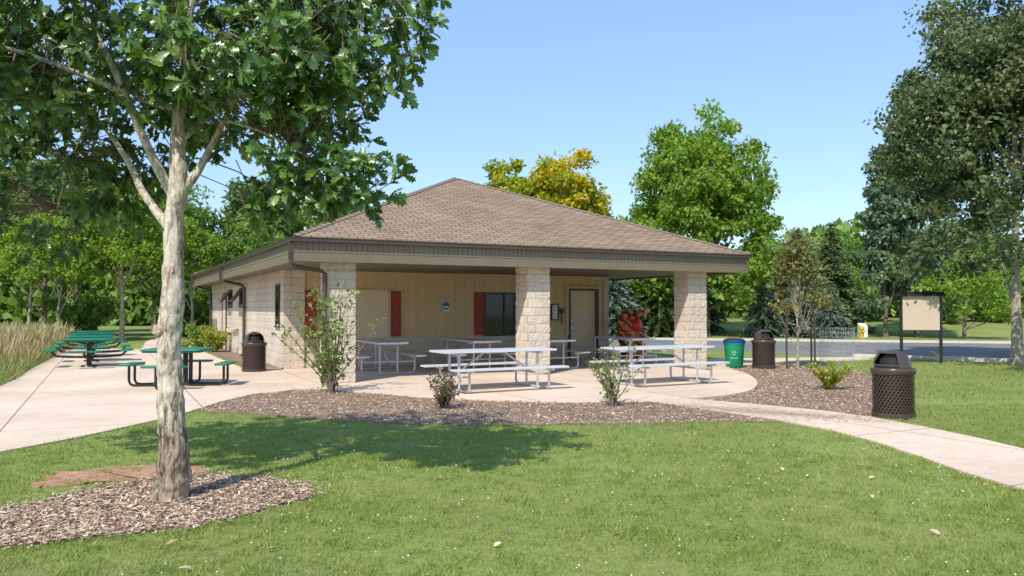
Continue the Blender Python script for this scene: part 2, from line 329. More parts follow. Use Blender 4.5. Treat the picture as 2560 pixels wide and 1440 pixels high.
def make_spruce(name,label,loc,h,R,mat,seed=0,group=None):
    global rng
    rng=np.random.default_rng(500+seed)
    t=top(name,label,'tree',loc,0,group); mb=MB(); mb.tube([(0,0,0),(0,0,h*.5),(0,0,h*.97)],[.12,.07,.012],7)
    P=[];Y=[]
    nl=int(h*3.4)
    for i in range(nl):
        z=.15+ (h-.2)*i/nl; rr=R*(1-z/h)**.85*(.7+.5*rng.random())+.08
        nb=int(6+rr*6); 
        for k in range(nb):
            a=2*math.pi*(k+rng.random())/nb; L=rr*(.6+.6*rng.random()); dx,dy=math.cos(a),math.sin(a)
            m=max(4,int(L*16)); s_=np.linspace(.1,1,m)
            px=dx*L*s_; py=dy*L*s_; pz=z+.25*L*s_-.42*L*s_**2
            for side in (-1,1,0):
                P.append(np.stack([px,py,pz],1)+rng.normal(size=(m,3))*.035)
                yy=np.array([dx*.7-side*dy*.9,dy*.7+side*dx*.9,-.15+ .3*rng.random()]); Y.append(np.tile(yy,(m,1)))
    P=np.concatenate(P);Y=nrm(np.concatenate(Y)+rng.normal(size=P.shape)*.25); n=len(P)
    scatter('crown',[(0,0,0),(.22,.4,0),(0,1,0),(-.22,.4,0)],LEAFF,P,frame(Y,nrm(unit(n)*.7+np.array([0,-.5,1.]))),(.17+.15*rng.random(n))*(1 if h<8 else 1.15),mat,t)
    mb.obj('trunk',M['barkdark'],t,smooth=True); return t
def make_shrub(name,label,loc,h,R,mat,stems=9,leaves=350,leaf=.07,seed=0,cat='shrub',spread=1,lowfrac=.15,group=None):
    global rng
    rng=np.random.default_rng(900+seed); r_=random.Random(seed)
    t=top(name,label,cat,loc,0,group); mb=MB(); P=[];D=[]
    for s_ in range(stems):
        a=r_.random()*6.28; q=(.25+.75*r_.random())*R*spread; hh=h*(.55+.45*r_.random())
        if s_==0: q*=.2;hh=h
        pts=[Vector((math.cos(a)*.03,math.sin(a)*.03,0))]
        for i in range(1,7):
            f=i/6; pts.append(Vector((math.cos(a)*q*f**1.2+r_.uniform(-.03,.03)*h*.5,math.sin(a)*q*f**1.2+r_.uniform(-.03,.03)*h*.5,hh*f)))
        mb.tube(pts,[.012*(1-.8*i/6)*(h**.4) for i in range(7)],5)
        for _ in range(5):
            i=r_.randint(1,5); b0=pts[i]; dd=Vector((r_.uniform(-1,1),r_.uniform(-1,1),r_.uniform(.1,1))).normalized()*h*.2*r_.uniform(.5,1.2)
            mb.tube([b0,b0+dd],[.004,.002],4)
            for k in range(max(1,leaves//stems//8)):
                P.append(b0+dd*r_.uniform(.2,1)); D.append(dd.normalized())
        for k in range(max(1,leaves*3//8//stems)):
            f=lowfrac+(1-lowfrac)*r_.random(); i=min(5,int(f*6)); P.append(pts[i].lerp(pts[i+1],f*6-i)); D.append((pts[i+1]-pts[i]).normalized())
    P=np.array([tuple(p) for p in P]);D=np.array([tuple(p) for p in D]); n=len(P)
    P=P+rng.normal(size=P.shape)*.015
    scatter('foliage',LEAF,LEAFF,P,frame(nrm(D*.4+unit(n)),nrm(unit(n)+np.array([0,-.3,.7]))),leaf*(.6+.8*rng.random(n)),mat,t)
    mb.obj('stems',M['stem'],t); return t
# ------------------------------------------------------------------ ground / paving
def catmull(P,k=6):
    out=[];n=len(P)
    for i in range(n):
        p0,p1,p2,p3=[np.array(P[(i+j-1)%n],float) for j in range(4)]
        for j in range(k):
            t=j/k; out.append(.5*((2*p1)+(-p0+p2)*t+(2*p0-5*p1+4*p2-p3)*t*t+(-p0+3*p1-3*p2+p3)*t**3))
    return out
def slab(name,P,z0,z1,mat,jit=0,smooth_k=0,jf=2.7):
    if smooth_k: P=catmull(P,smooth_k)
    P=[(p[0]+(jit*noise.noise(Vector((p[0]*jf,p[1]*jf,1)))),p[1]+(jit*noise.noise(Vector((p[0]*jf,p[1]*jf,9))))) for p in P]
    mb=MB(); n=len(P); vs=[(p[0],p[1],z1) for p in P]+[(p[0],p[1],z0) for p in P]
    mb.add(vs,[tuple(range(n))]+[(i,i+n,(i+1)%n+n,(i+1)%n) for i in range(n)])
    o=mb.obj(name,mat,kind='structure'); return np.array(P)
def inpoly(x,y,P):
    r=np.zeros(len(x),bool); j=len(P)-1
    for i in range(len(P)):
        xi,yi=P[i];xj,yj=P[j]
        c=((yi>y)!=(yj>y))&(x<(xj-xi)*(y-yi)/((yj-yi) if yj!=yi else 1e-9)+xi); r^=c; j=i
    return r
mb=MB(); mb.add([(-400,-60,0),(400,-60,0),(400,500,0),(-400,500,0)],[(0,1,2,3)]); mb.obj('ground',M['ground'],kind='structure')
bed=[(-5.05,13.3),(-4.77,12.5),(-3.9,12.15),(-3.0,11.65),(-1.96,11.2),(-.44,11.0),(1.22,11.1),(2.94,11.25),(4.0,11.4),(5.0,11.9),(5.75,12.6),(6.7,14.7),(7.9,17.5),(8.9,20.5),(8.3,22.6),(6.6,23),(5,22),(2,16),(-2,15.5),(-4.4,15.7)]
BED=slab('mulch_bed',bed,0,.006,M['mulchbase'],.12,6)
ring=[(-1.72,7.02),(-2.2,7.5),(-2.99,7.7),(-3.6,7.3),(-3.95,6.6),(-4.4,6.2),(-4.8,5.6),(-4.2,5.2),(-3.5,5.4),(-3.0,5.58),(-2.42,5.84),(-1.98,6.3)]
RING=slab('mulch_ring',ring,0,.006,M['mulchbase'],.12,6)
soil=[(-3.0,7.95),(-3.3,8.25),(-3.9,8.2),(-4.4,7.75),(-4.45,7.3),(-3.95,7.25),(-3.45,7.55)]
SOIL=slab('soil_patch',soil,0,.005,M['soil'],.34,12,5.0)
patio=[(-4.9,15.2),(-4.1,15.75),(-3.31,15.45),(-2.48,15.0),(-1.58,14.4),(-.21,13.85),(1.15,13.6),(2.56,13.85),(3.69,14.48),(4.54,15.4),(5.2,17.0),(5.65,19.05),(5.75,20.9),(5.9,22.6),(5.3,25.5),(3.6,26.5),(-6.0,21.4),(-6.6,20.4),(-7.5,18)]
PATIO=slab('patio',patio,0,.03,M['concrete'],0,5)
walk=[(-9.5,6.6),(-7.2,8.0),(-5.67,8.86),(-5.35,9.9),(-5.08,11.3),(-4.96,12.4),(-4.97,13.6),(-4.8,14.9),(-4.4,15.8),(-5.2,18.3),(-5.8,20.0),(-6.9,20.8),(-9.04,25.0),(-11.4,29.6),(-13.2,33),(-15.5,38),(-18.5,46),(-20.3,46),(-17.6,38.5),(-15.0,32.5),(-14.6,31.5),(-15.5,31.5),(-17.6,33.0),(-16.6,29),(-15.1,26.5),(-12.6,21),(-11.4,18.6),(-10.2,15.8),(-11,10)]
WALK=slab('concrete_walk',walk,0,.022,M['concrete'])
path=[(2.3,13.85),(2.7,13.3),(3.2,12.45),(3.75,11.55),(4.12,10.7),(4.34,9.6),(4.38,8.6),(4.39,7.84),(4.49,7.0),(4.6,5),(4.7,1),(6.2,1),(6.0,5),(5.86,8.3),(5.8,9.07),(5.72,9.9),(5.55,10.8),(5.28,11.75),(4.85,12.5),(4.3,13.1),(3.6,13.75),(3.1,14.2)]
PATH=slab('footpath',path,0,.018,M['concrete'])
walk2=[(5.5,21.8),(8,23.6),(11.4,25.2),(11.2,26.4),(7,25.6),(5.2,25.4)]
W2=slab('walk_to_parking',walk2,0,.016,M['concrete'])
wbed=[(-6.05,20.5),(-6.75,21.0),(-8.9,25.2),(-11.2,29.6),(-13.0,33.2),(-13.9,36.5),(-12.8,37),(-5.7,21)]
WBED=slab('wall_mulch_bed',wbed,0,.026,M['mulchbase'],.08,3)
park=[(5,36),(7.2,32),(9.6,29.0),(11.2,26.4),(15,23.6),(24,21),(60,13),(60,31),(23.3,36.4),(15.8,38.5),(7.4,41),(-2,44),(-2,39)]
PARK=slab('parking_lot',park,0,.008,M['asphalt'])
def kerb(pts,name='kerb'):
    mb=MB()
    for a,b_ in zip(pts[:-1],pts[1:]):
        a=Vector((*a,0));b_=Vector((*b_,0)); d=(b_-a).normalized(); s_=Vector((-d.y,d.x,0))*.08
        vs=[a-s_,a+s_,b_+s_,b_-s_]; vs+= [v+Vector((0,0,.12)) for v in vs]
        mb.add(vs,[(4,5,6,7),(0,1,5,4),(1,2,6,5),(2,3,7,6),(3,0,4,7)])
    mb.obj(name,M['kerb'],kind='structure')
kerb([(11.25,26.4),(15,23.55),(24,20.9),(60,12.9)]); kerb([(-2,44.1),(7.4,41.1),(15.8,38.6),(23.3,36.5),(60,31.1)])
mb=MB()
for i in range(9):
    x0=14+i*2.6; y0=26.2-(x0-14)*.3; d=Vector((.45,1,0)).normalized()
    a=Vector((x0,y0,.014)); b_=a+d*4.5; s_=Vector((d.y,-d.x,0))*.06
    mb.add([a-s_,a+s_,b_+s_,b_-s_],[(0,1,2,3)])
for i in range(7):
    x0=12.6+i*2.6; a=Vector((x0,33.6-(x0-14)*.28,.014)); d=Vector((.15,1,0)).normalized(); b_=a+d*3.6; s_=Vector((d.y,-d.x,0))*.05
    mb.add([a-s_,a+s_,b_+s_,b_-s_],[(0,1,2,3)])
mb.obj('parking_marking',M['yellow'],kind='structure')
# far berm so the lawn rises behind the lot
mb=MB(); nx,ny=40,14
vs=[];fs=[]
for j in range(ny+1):
    for i in range(nx+1):
        x=-10+90*i/nx; y=46+30*j/ny; z=1.15*math.sin(math.pi*min(1,j/ny*.75))**1.5*(.75+.35*noise.noise(Vector((x*.08,y*.1,0)))) ; z*=min(1,i/4)*min(1,(nx-i)/4); vs.append((x,y,z-.01))
for j in range(ny):
    for i in range(nx):
        k=j*(nx+1)+i; fs.append((k,k+1,k+nx+2,k+nx+1))
mb.add(vs,fs); mb.obj('lawn_mound',M['ground'],smooth=True,kind='structure')
# grass blades
def randbox(n,x0,x1,y0,y1): return x0+(x1-x0)*rng.random(n),y0+(y1-y0)*rng.random(n)
XS=[];YS=[];HS=[]
for (y0,y1,dens,hh) in ((3.6,6.5,4200,.034),(6.5,9,2800,.036),(9,13.5,1400,.043),(13.5,26,240,.065)):
    w_=.70*y1+.5; n=int(2*w_*(y1-y0)*dens); x,y=randbox(n,-w_,w_,y0,y1); k=np.abs(x)<.70*y+.5
    x=x[k];y=y[k]
    bad=np.zeros(len(x),bool)
    for P_ in (BED,PATIO,WALK,PATH,W2,PARK,WBED): bad|=inpoly(x,y,P_)
    nz=rng.random(len(x))
    bad|=inpoly(x,y,RING)&(nz>.03)
    tuft=np.sin(x*9+3*np.sin(y*7))*np.sin(y*11+2*np.sin(x*8))
    bad|=inpoly(x,y,SOIL)&((nz>.5)|(tuft<.35))
    x=x[~bad];y=y[~bad]; XS.append(x);YS.append(y);HS.append(np.full(len(x),hh))
x=np.concatenate(XS);y=np.concatenate(YS);hh=np.concatenate(HS)
clump=np.sin(x*6.3+2*np.sin(y*4.1))*np.sin(y*7.7+2*np.sin(x*5.2))+.5*np.sin(x*17+y*9)*np.sin(y*19-x*7)
k=rng.random(len(x))<np.clip(.72+.4*clump,.25,1); x=x[k];y=y[k];hh=hh[k];clump=clump[k]; n=len(x)
patch=np.sin(x*1.7+np.sin(y*1.3)*1.5)*np.sin(y*2.1+np.sin(x*.9)*2)
Y_=nrm(np.stack([rng.normal(size=n)*.6,rng.normal(size=n)*.6,np.ones(n)],1)); Z_=unit(n)
scatter('grass',[(-.11,0,0),(.11,0,0),(.0,1,.15)],[(0,1,2)],np.stack([x,y,np.zeros(n)],1),frame(Y_,Z_),hh*(.5+.8*rng.random(n))*(1+.15*patch+.22*clump),M['blade'],kind='stuff',
        rv=np.clip(rng.random(n)**1.3*.8+.12*patch+.1,0,1)*np.where(rng.random(n)<.03,1,.93))
# mulch chips
def chips(name,P_,n,excl=(),spill=0):
    x0,y0=P_.min(0)-spill;x1,y1=P_.max(0)+spill; x,y=randbox(n,x0,x1,y0,y1)
    k=inpoly(x,y,P_)
    for E in excl: k&=~inpoly(x,y,E)
    x=x[k];y=y[k];m=len(x)
    Yd=nrm(np.stack([rng.normal(size=m),rng.normal(size=m),rng.normal(size=m)*.18],1)); Z=nrm(np.array([0,0,1.])+rng.normal(size=(m,3))*.3)
    scatter(name,[(-.16,-.5,0),(.13,-.5,.05),(.18,.5,0),(-.1,.5,.04)],LEAFF,np.stack([x,y,.012+.014*rng.random(m)],1),frame(Yd,Z),.016+.038*rng.random(m)**1.7,M['chip'],kind='stuff')
chips('mulch_chips',BED,110000,(PATIO,PATH,WALK,W2)); chips('mulch_chips',RING,42000)
# chips spilled on paving near the bed
m=5200; a=rng.normal(size=m)*.75; x=3.9+a+.25*rng.normal(size=m); y=12.3-a*.75+.6*rng.normal(size=m)**3*.5; k=(inpoly(x,y,PATH)|inpoly(x,y,PATIO)); x=x[k];y=y[k];m=len(x)
scatter('spilled_chips',[(-.16,-.5,0),(.13,-.5,.02),(.18,.5,0),(-.1,.5,.02)],LEAFF,np.stack([x,y,np.full(m,.034)],1),frame(nrm(np.stack([rng.normal(size=m),rng.normal(size=m),np.zeros(m)],1)),np.tile([0,0,1.],(m,1))),.015+.03*rng.random(m),M['chip'],kind='stuff')
bx=[];by=[]
for PL,cnt in ((BED,1600),(RING,1500)):
    idx=rng.integers(0,len(PL),cnt); nx_=(idx+1)%len(PL); f=rng.random(cnt)[:,None]; q=PL[idx]*(1-f)+PL[nx_]*f+rng.normal(size=(cnt,2))*.09; bx.append(q[:,0]);by.append(q[:,1])
x=np.concatenate(bx);y=np.concatenate(by);m=len(x)
scatter('stray_chips',[(-.16,-.5,0),(.13,-.5,.02),(.18,.5,0),(-.1,.5,.02)],LEAFF,np.stack([x,y,np.full(m,.034)],1),frame(nrm(np.stack([rng.normal(size=m),rng.normal(size=m),rng.normal(size=m)*.15],1)),np.tile([0,0,1.],(m,1))),.014+.03*rng.random(m),M['chip'],kind='stuff')
# clover + dead leaves
n=380; x,y=randbox(n,-2.5,4.5,4.2,9.5); k=~(inpoly(x,y,RING)|inpoly(x,y,PATH)|inpoly(x,y,WALK)|inpoly(x,y,BED))&(np.sin(x*2.3+1)*np.sin(y*3.1)>-.15); x=x[k];y=y[k];n=len(x)
oc=[(1,0,0),(0,1,0),(-1,0,0),(0,-1,0),(0,0,1),(0,0,-1)]; ocf=[(0,1,4),(1,2,4),(2,3,4),(3,0,4),(1,0,5),(2,1,5),(3,2,5),(0,3,5)]
scatter('clover_flowers',oc,ocf,np.stack([x,y,np.full(n,.038)],1),np.tile(np.eye(3),(n,1,1)),.005+.004*rng.random(n),M['clover'],kind='stuff')
n=70; x,y=randbox(n,-3.5,4.5,4.2,11)
scatter('fallen_leaves',OV,OF,np.stack([x,y,np.full(n,.035)],1),frame(nrm(np.stack([rng.normal(size=n),rng.normal(size=n),np.zeros(n)],1)),nrm(np.array([0,0,1.])+rng.normal(size=(n,3))*.3)),.03+.05*rng.random(n),M['deadleaf'],kind='stuff')
# prairie grass
n=30000; x,y=randbox(n,-24,-9.6,13,33); k=~inpoly(x,y,WALK)&(x<-10.1-(y-15.8)*.40-.1)&(x>-.70*y-3.5); x=x[k];y=y[k];n=len(x)
Yd=nrm(np.stack([rng.normal(size=n)*.22,rng.normal(size=n)*.22,np.ones(n)],1)); hgt=.55+.65*rng.random(n)
edge=np.clip((-10.1-(y-15.8)*.40-x)/1.2,.35,1); hgt=hgt*edge
tv=[(-.008,0,0),(.008,0,0),(.007,.6,.02),(-.007,.6,.02),(-.018,.75,.04),(.018,.75,.04),(.002,1,.12),(-.002,1,.12)]; tf=[(0,1,2,3),(3,2,5,4),(4,5,6,7)]
scatter('prairie_grass',tv,tf,np.stack([x,y,np.zeros(n)],1),frame(Yd,unit(n)),hgt,M['prairie'],kind='stuff')
n=20000; x,y=randbox(n,-24,-9.6,13,33); k=~inpoly(x,y,WALK)&(x<-10.0-(y-15.8)*.40)&(x>-.70*y-3.5); x=x[k];y=y[k];n=len(x)
scatter('prairie_undergrowth',[(-.02,0,0),(.02,0,0),(0,1,.3)],[(0,1,2)],np.stack([x,y,np.zeros(n)],1),frame(nrm(np.stack([rng.normal(size=n)*.5,rng.normal(size=n)*.5,np.ones(n)],1)),unit(n)),.3+.4*rng.random(n),M['l_shrub'],kind='stuff')
# ------------------------------------------------------------------ shelter building
TH=math.radians(26.9)
B=top('picnic_shelter','beige block picnic shelter with brown shingled hip roof','building',(-4.39,16.2,0.03),TH)
W=12.06; D=21.6; z0=2.54; EZ=3.05; zr=EZ+6.03*.415
# roof
mb=MB(); sl=math.sqrt(1+.415**2)
o_=.06
V=[(-o_,-o_,EZ),(W+o_,-o_,EZ),(W+o_,D+o_,EZ),(-o_,D+o_,EZ),(W/2,W/2,zr),(W/2,D-W/2,zr)]
V+= [(v[0],v[1],v[2]-.03) for v in V[:4]]
mb.add(V,[(0,1,4),(1,2,5,4),(2,3,5),(3,0,4,5),(0,6,7,1),(1,7,8,2),(2,8,9,3),(3,9,6,0),(6,9,8,7)])
roof=mb.obj('roof',M['shingle'],B); me=roof.data; uv=me.uv_layers.new(name='UVMap')
for p in me.polygons:
    nx,ny=p.normal.x,p.normal.y
    for li in p.loop_indices:
        v=me.vertices[me.loops[li].vertex_index].co
        if abs(ny)>abs(nx): q=(v.x,(v.y if ny<0 else D-v.y)*sl)
        else: q=(v.y,(v.x if nx<0 else W-v.x)*sl)
        uv.data[li].uv=q
mb=MB()
for a,b_ in ((V[0],V[4]),(V[1],V[4]),(V[2],V[5]),(V[3],V[5]),(V[4],V[5])):
    a=Vector(a);b_=Vector(b_); L=(b_-a).length; n=int(L/.2); d=(b_-a)/n
    side=d.cross(Vector((0,0,1))).normalized()*.11; upv=side.cross(d).normalized()
    if upv.z<0: upv=-upv
    for i in range(n):
        p=a+d*i; q=p+d*1.08; h0=upv*.006;h1=upv*.022
        dn=Vector((0,0,-.03))
        mb.add([p-side+dn+h1,p+h1+upv*.012,p+side+dn+h1,q+side+dn+h0,q+h0+upv*.012,q-side+dn+h0],[(0,1,4,5),(1,2,3,4)])
cap=mb.obj('ridge_cap',pm('cap_shingle',(.30,.215,.15),(.20,.14,.10),30,.95,.4,80),roof)
# soffit, fascia, gutter
mb=MB(); mb.box((.03,.03,z0+.05),(W-.03,D-.03,z0+.07)); mb.obj('soffit',M['soffit'],B)
def ringboxes(mb,off,t,za,zb):
    mb.box((-off,-off,za),(W+off,-off+t,zb)); mb.box((-off,D+off-t,za),(W+off,D+off,zb))
    mb.box((-off,-off+t,za),(-off+t,D+off-t,zb)); mb.box((W+off-t,-off+t,za),(W+off,D+off-t,zb))
mb=MB(); ringboxes(mb,0,.03,z0+.19,2.975); f1=mb.obj('fascia',M['fasciag'],B)
mb=MB(); ringboxes(mb,.022,.05,z0,z0+.19); ringboxes(mb,.03,.03,z0+.19,z0+.205); mb.obj('fascia_trim',M['fascia'],f1)
mb=MB(); ringboxes(mb,.10,.098,2.94,2.955)
ringboxes(mb,.10,.008,2.955,3.03); ringboxes(mb,.112,.012,3.012,3.03); ringboxes(mb,.002,.03,2.975,3.018)
mb.obj('gutter',M['gutter'],B)
# rough block meshes
def rough_box(mb,a,b_,res=.07,amp=.012,tops=False):
    a=Vector(a);b_=Vector(b_)
    def grid(o,e1,e2,nor):
        n1=max(1,round(e1.length/res)); n2=max(1,round(e2.length/res)); vs=[];fs=[]
        for j in range(n2+1):
            for i in range(n1+1):
                p=o+e1*(i/n1)+e2*(j/n2); q=p*9
                course=math.floor(p.z/.2)
                frac=(p.z/.2)-course; g=-.4*amp if (frac<.12 or frac>.88) else 0
                dv=Vector((noise.noise(q),noise.noise(q+Vector((31,7,3))),0))*amp*.8+Vector((noise.noise(p*27),noise.noise(p*27+Vector((5,9,1))),0))*amp*1.0
                cen=(a+b_)/2; out=Vector(((1 if p.x>cen.x else -1)*(abs(nor.x)>0 or abs(p.x-a.x)<1e-5 or abs(p.x-b_.x)<1e-5),(1 if p.y>cen.y else -1)*(abs(nor.y)>0 or abs(p.y-a.y)<1e-5 or abs(p.y-b_.y)<1e-5),0))
                vs.append(p+dv+out*g)
        for j in range(n2):
            for i in range(n1):
                k=j*(n1+1)+i; fs.append((k,k+1,k+n1+2,k+n1+1))
        mb.add(vs,fs)
    X=Vector((b_.x-a.x,0,0));Y=Vector((0,b_.y-a.y,0));Z=Vector((0,0,b_.z-a.z))
    grid(a,X,Z,Vector((0,-1,0))); grid(a+X,Y,Z,Vector((1,0,0))); grid(a+X+Y,-X,Z,Vector((0,1,0))); grid(a+Y,-Y,Z,Vector((-1,0,0)))
SZ=z0+.055
for u in (1.03,5.79,10.61):
    mb=MB(); rough_box(mb,(u-.305,.30,0),(u+.305,.91,SZ),.03,.011); mb.obj('column',M['block'],B,smooth=False)
mb=MB()
rough_box(mb,(.72,4.91,0),(.92,D-.7,SZ),.1,.003)
rough_box(mb,(.925,4.91,0),(1.27,5.11,SZ),.035,.010)
rough_box(mb,(1.275,4.96,0),(9.38,5.16,.70),.05,.009)
rough_box(mb,(10.50,4.96,0),(10.70,5.16,.70),.05,.009)
rough_box(mb,(10.71,4.96,0),(10.91,D-.7,SZ),.1,.003)
rough_box(mb,(.93,D-.9,0),(10.70,D-.7,SZ),.2,.002)
mb.obj('block_wall',M['block'],B)
mb=MB(); mb.box((1.28,4.93,.70),(9.38,5.05,.76)); mb.box((10.5,4.93,.70),(10.70,5.05,.76)); mb.obj('wall_cap',M['kerb'],B,bevel=.006)
# siding with battens, openings
ops=[(1.55,3.62,.76,2.10),(6.50,7.90,.76,2.05),(9.36,10.52,0,2.24)]
mb=MB(); mb.box((1.275,5.0,.76),(9.38,5.1,SZ)); mb.box((9.38,5.0,2.22),(10.5,5.1,SZ)); mb.box((10.5,5.0,.76),(10.705,5.1,SZ))
u=1.36
while u<10.6:
    zb=.762
    for (a,b_,c,d) in ops:
        if a-.05<u<b_+.05: zb=d+.06
    mb.box((u-.022,4.972,zb),(u+.022,5.0,SZ-.10)); u+=.305
mb.box((1.275,4.97,SZ-.10),(10.70,5.0,SZ)); 
mb.obj('siding_wall',M['siding'],B)
# serving hatch
mb=MB(); mb.box((1.68,4.975,.77),(3.58,4.999,2.05)); hatch=mb.obj('serving_hatch',M['panel'],B)
mb=MB(); 
mb.box((1.61,4.95,.762),(1.68,4.999,2.12)); mb.box((3.58,4.95,.762),(3.65,4.999,2.12)); mb.box((1.68,4.95,2.05),(3.58,4.999,2.12)); mb.box((2.57,4.962,.77),(2.61,4.975,2.05)); mb.obj('frame',M['trim'],hatch)
for a,b_ in ((1.30,1.605),(3.66,3.95),(6.20,6.50),(7.86,8.16)):
    mb=MB(); mb.box((a,4.94,.80),(b_,4.969,2.06)); mb.box((a+.04,4.93,.86),(b_-.04,4.94,1.38)); mb.box((a+.04,4.93,1.46),(b_-.04,4.94,2.0)); mb.obj('shutter',M['red'],B,bevel=.004)
def framed(name,u0,u1,v,za,zb,fw,fm,pm_,parent,mull=True,depth=.04):
    mb=MB(); mb.box((u0+fw,v-depth*.4,za+fw),(u1-fw,v-depth*.2,zb-fw)); w_=mb.obj(name,pm_,parent)
    mb=MB(); mb.box((u0,v-depth,za),(u0+fw,v-.001,zb)); mb.box((u1-fw,v-depth,za),(u1,v-.001,zb)); mb.box((u0+fw,v-depth,zb-fw),(u1-fw,v-.001,zb)); mb.box((u0+fw,v-depth,za),(u1-fw,v-.001,za+fw))
    if mull: mb.box(((u0+u1)/2-.03,v-depth,za+fw),((u0+u1)/2+.03,v-.001,zb-fw))
    mb.obj('frame',fm,w_); return w_
framed('window',6.515,7.85,5.0,.765,2.05,.05,M['black'],M['glass'],B,depth=.05)
# door
mb=MB(); mb.box((9.48,5.02,.01),(10.42,5.07,2.14)); door=mb.obj('door',M['panel'],B,bevel=.003)
mb=MB(); mb.box((9.40,4.94,0),(9.48,5.1,2.20)); mb.box((10.42,4.94,0),(10.50,5.1,2.20)); mb.box((9.48,4.94,2.14),(10.42,5.1,2.20)); mb.obj('frame',M['gutter'],door)
mb=MB(); mb.box((9.51,5.005,.88),(9.58,5.02,1.22)); mb.tube([(9.545,5.0,1.12),(9.545,4.95,1.12),(9.64,4.94,1.12)],.012,6); mb.tube([(9.545,5.0,.9),(9.545,4.95,.9),(9.545,4.95,1.05)],.011,6); mb.obj('handle',M['metal'],door)
mb=MB(); mb.box((9.86,5.014,1.27),(10.02,5.02,1.53)); ds=mb.obj('notice',M['white'],door)
mb=MB()
for i in range(5): mb.box((9.89,5.011,1.31+i*.04),(9.99-(i%2)*.02,5.014,1.322+i*.04))
mb.obj('printed_lines',M['black'],ds)
mb=MB(); mb.box((9.30,4.92,.76),(9.395,4.969,2.28)); mb.box((10.51,4.92,.76),(10.60,4.969,2.28)); mb.box((9.395,4.92,2.205),(10.51,4.969,2.28)); mb.obj('door_trim',M['trim'],B)
# notice case + lamp + round sign
framed('notice_case',8.78,9.04,4.969,1.22,1.72,.03,M['black'],M['white'],B,False,.05)
mb=MB(); mb.box((9.10,4.90,1.44),(9.22,4.969,1.56)); mb.box((9.08,4.88,1.56),(9.24,4.969,1.58)); mb.box((9.14,4.93,1.1),(9.17,4.969,1.44)); mb.obj('wall_lamp',M['gutter'],B)
mb=MB()
cc=Vector((5.32,0,1.66))
def disc(mb,c,r,y0,y1,mi=0,n=28): mb.tube([(c[0],y0,c[2]),(c[0],y1,c[2])],r,n,mi)
disc(mb,cc,.13,4.965,4.975,0)
disc(mb,cc,.115,4.961,4.965,1)
mb.box((5.25,4.957,1.60),(5.39,4.961,1.65),0); mb.box((5.24,4.957,1.68),(5.40,4.961,1.71),2); mb.box((5.23,4.958,1.49),(5.41,4.972,1.53),0)
mb.obj('round_sign',[M['white'],M['bluesign'],M['black']],B,label='round blue and white sign on the siding')
def text(body,size,mat,parent,loc,rot,name='lettering'):
    cu=bpy.data.curves.new(name,'FONT'); cu.body=body; cu.size=size; cu.align_x='CENTER'; cu.align_y='CENTER'; cu.extrude=.001
    o=bpy.data.objects.new(name,cu); COL.objects.link(o); bpy.context.view_layer.update()
    me=bpy.data.meshes.new_from_object(o.evaluated_get(bpy.context.evaluated_depsgraph_get())); bpy.data.objects.remove(o)
    me.materials.clear(); me.materials.append(mat); m=bpy.data.objects.new(name,me); COL.objects.link(m); m.parent=parent; m.location=loc; m.rotation_euler=rot; return m
mb=MB(); disc(mb,(4.3,0,1.71),.025,4.955,4.975,0,12); mb.obj('wall_light_sensor',M['white'],B)
# left wall openings (plane u=.72)
mb=MB(); mb.box((.700,5.42,1.17),(.712,5.86,2.17)); sw=mb.obj('slit_window',M['glass'],B)
mb=MB(); mb.box((.69,5.36,1.11),(.72,5.42,2.23)); mb.box((.69,5.86,1.11),(.72,5.92,2.23)); mb.box((.69,5.42,2.17),(.72,5.86,2.23)); mb.box((.66,5.34,1.07),(.72,5.94,1.11)); mb.obj('frame',M['gutter'],sw)
for v in (11.6,14.4):
    mb=MB(); mb.box((.700,v,1.72),(.712,v+.9,2.22)); aw=mb.obj('awning_window',M['dark'],B)
    T=Matrix.Translation((.69,v,2.22))@Matrix.Rotation(math.radians(38),4,'Y')
    mb=MB(); mb.box((-.02,0,-.52),(.01,.9,0),0,T); mb.box((-.024,.07,-.45),(-.02,.83,-.07),1,T); mb.obj('sash',[M['gutter'],M['glass']],aw)
    mb=MB(); mb.box((.69,v-.05,1.66),(.72,v,2.28)); mb.box((.69,v+.9,1.66),(.72,v+.95,2.28)); mb.box((.69,v,2.22),(.72,v+.9,2.28)); mb.box((.67,v-.05,1.62),(.72,v+.95,1.66)); mb.obj('frame',M['gutter'],aw)
mb=MB(); mb.box((.69,15.9,0.02),(.708,16.85,2.1)); sd=mb.obj('side_door',M['panel'],B)
mb=MB(); mb.box((.67,15.84,0.0),(.718,15.9,2.16)); mb.box((.67,16.85,0.0),(.718,16.91,2.16)); mb.box((.67,15.9,2.1),(.718,16.85,2.16)); mb.obj('frame',M['gutter'],sd)
mb=MB(); mb.lathe([(0,.0),(.16,.03),(.20,.12),(.20,.16),(.17,.15),(.05,.1),(0,.1)],20,0,(.52,12.9,.72)); mb.box((.55,12.82,.2),(.71,12.98,.80)); mb.tube([(.46,12.9,.85),(.46,12.9,.93),(.50,12.9,.95)],.012,6); mb.obj('drinking_fountain',M['kerb'],B,smooth=True)
mb=MB(); mb.box((.56,18.9,.6),(.708,19.25,1.15)); mb.tube([(.64,19.07,0),(.64,19.07,.61)],.04,8); mb.obj('meter_box',M['metal'],B,bevel=.01)
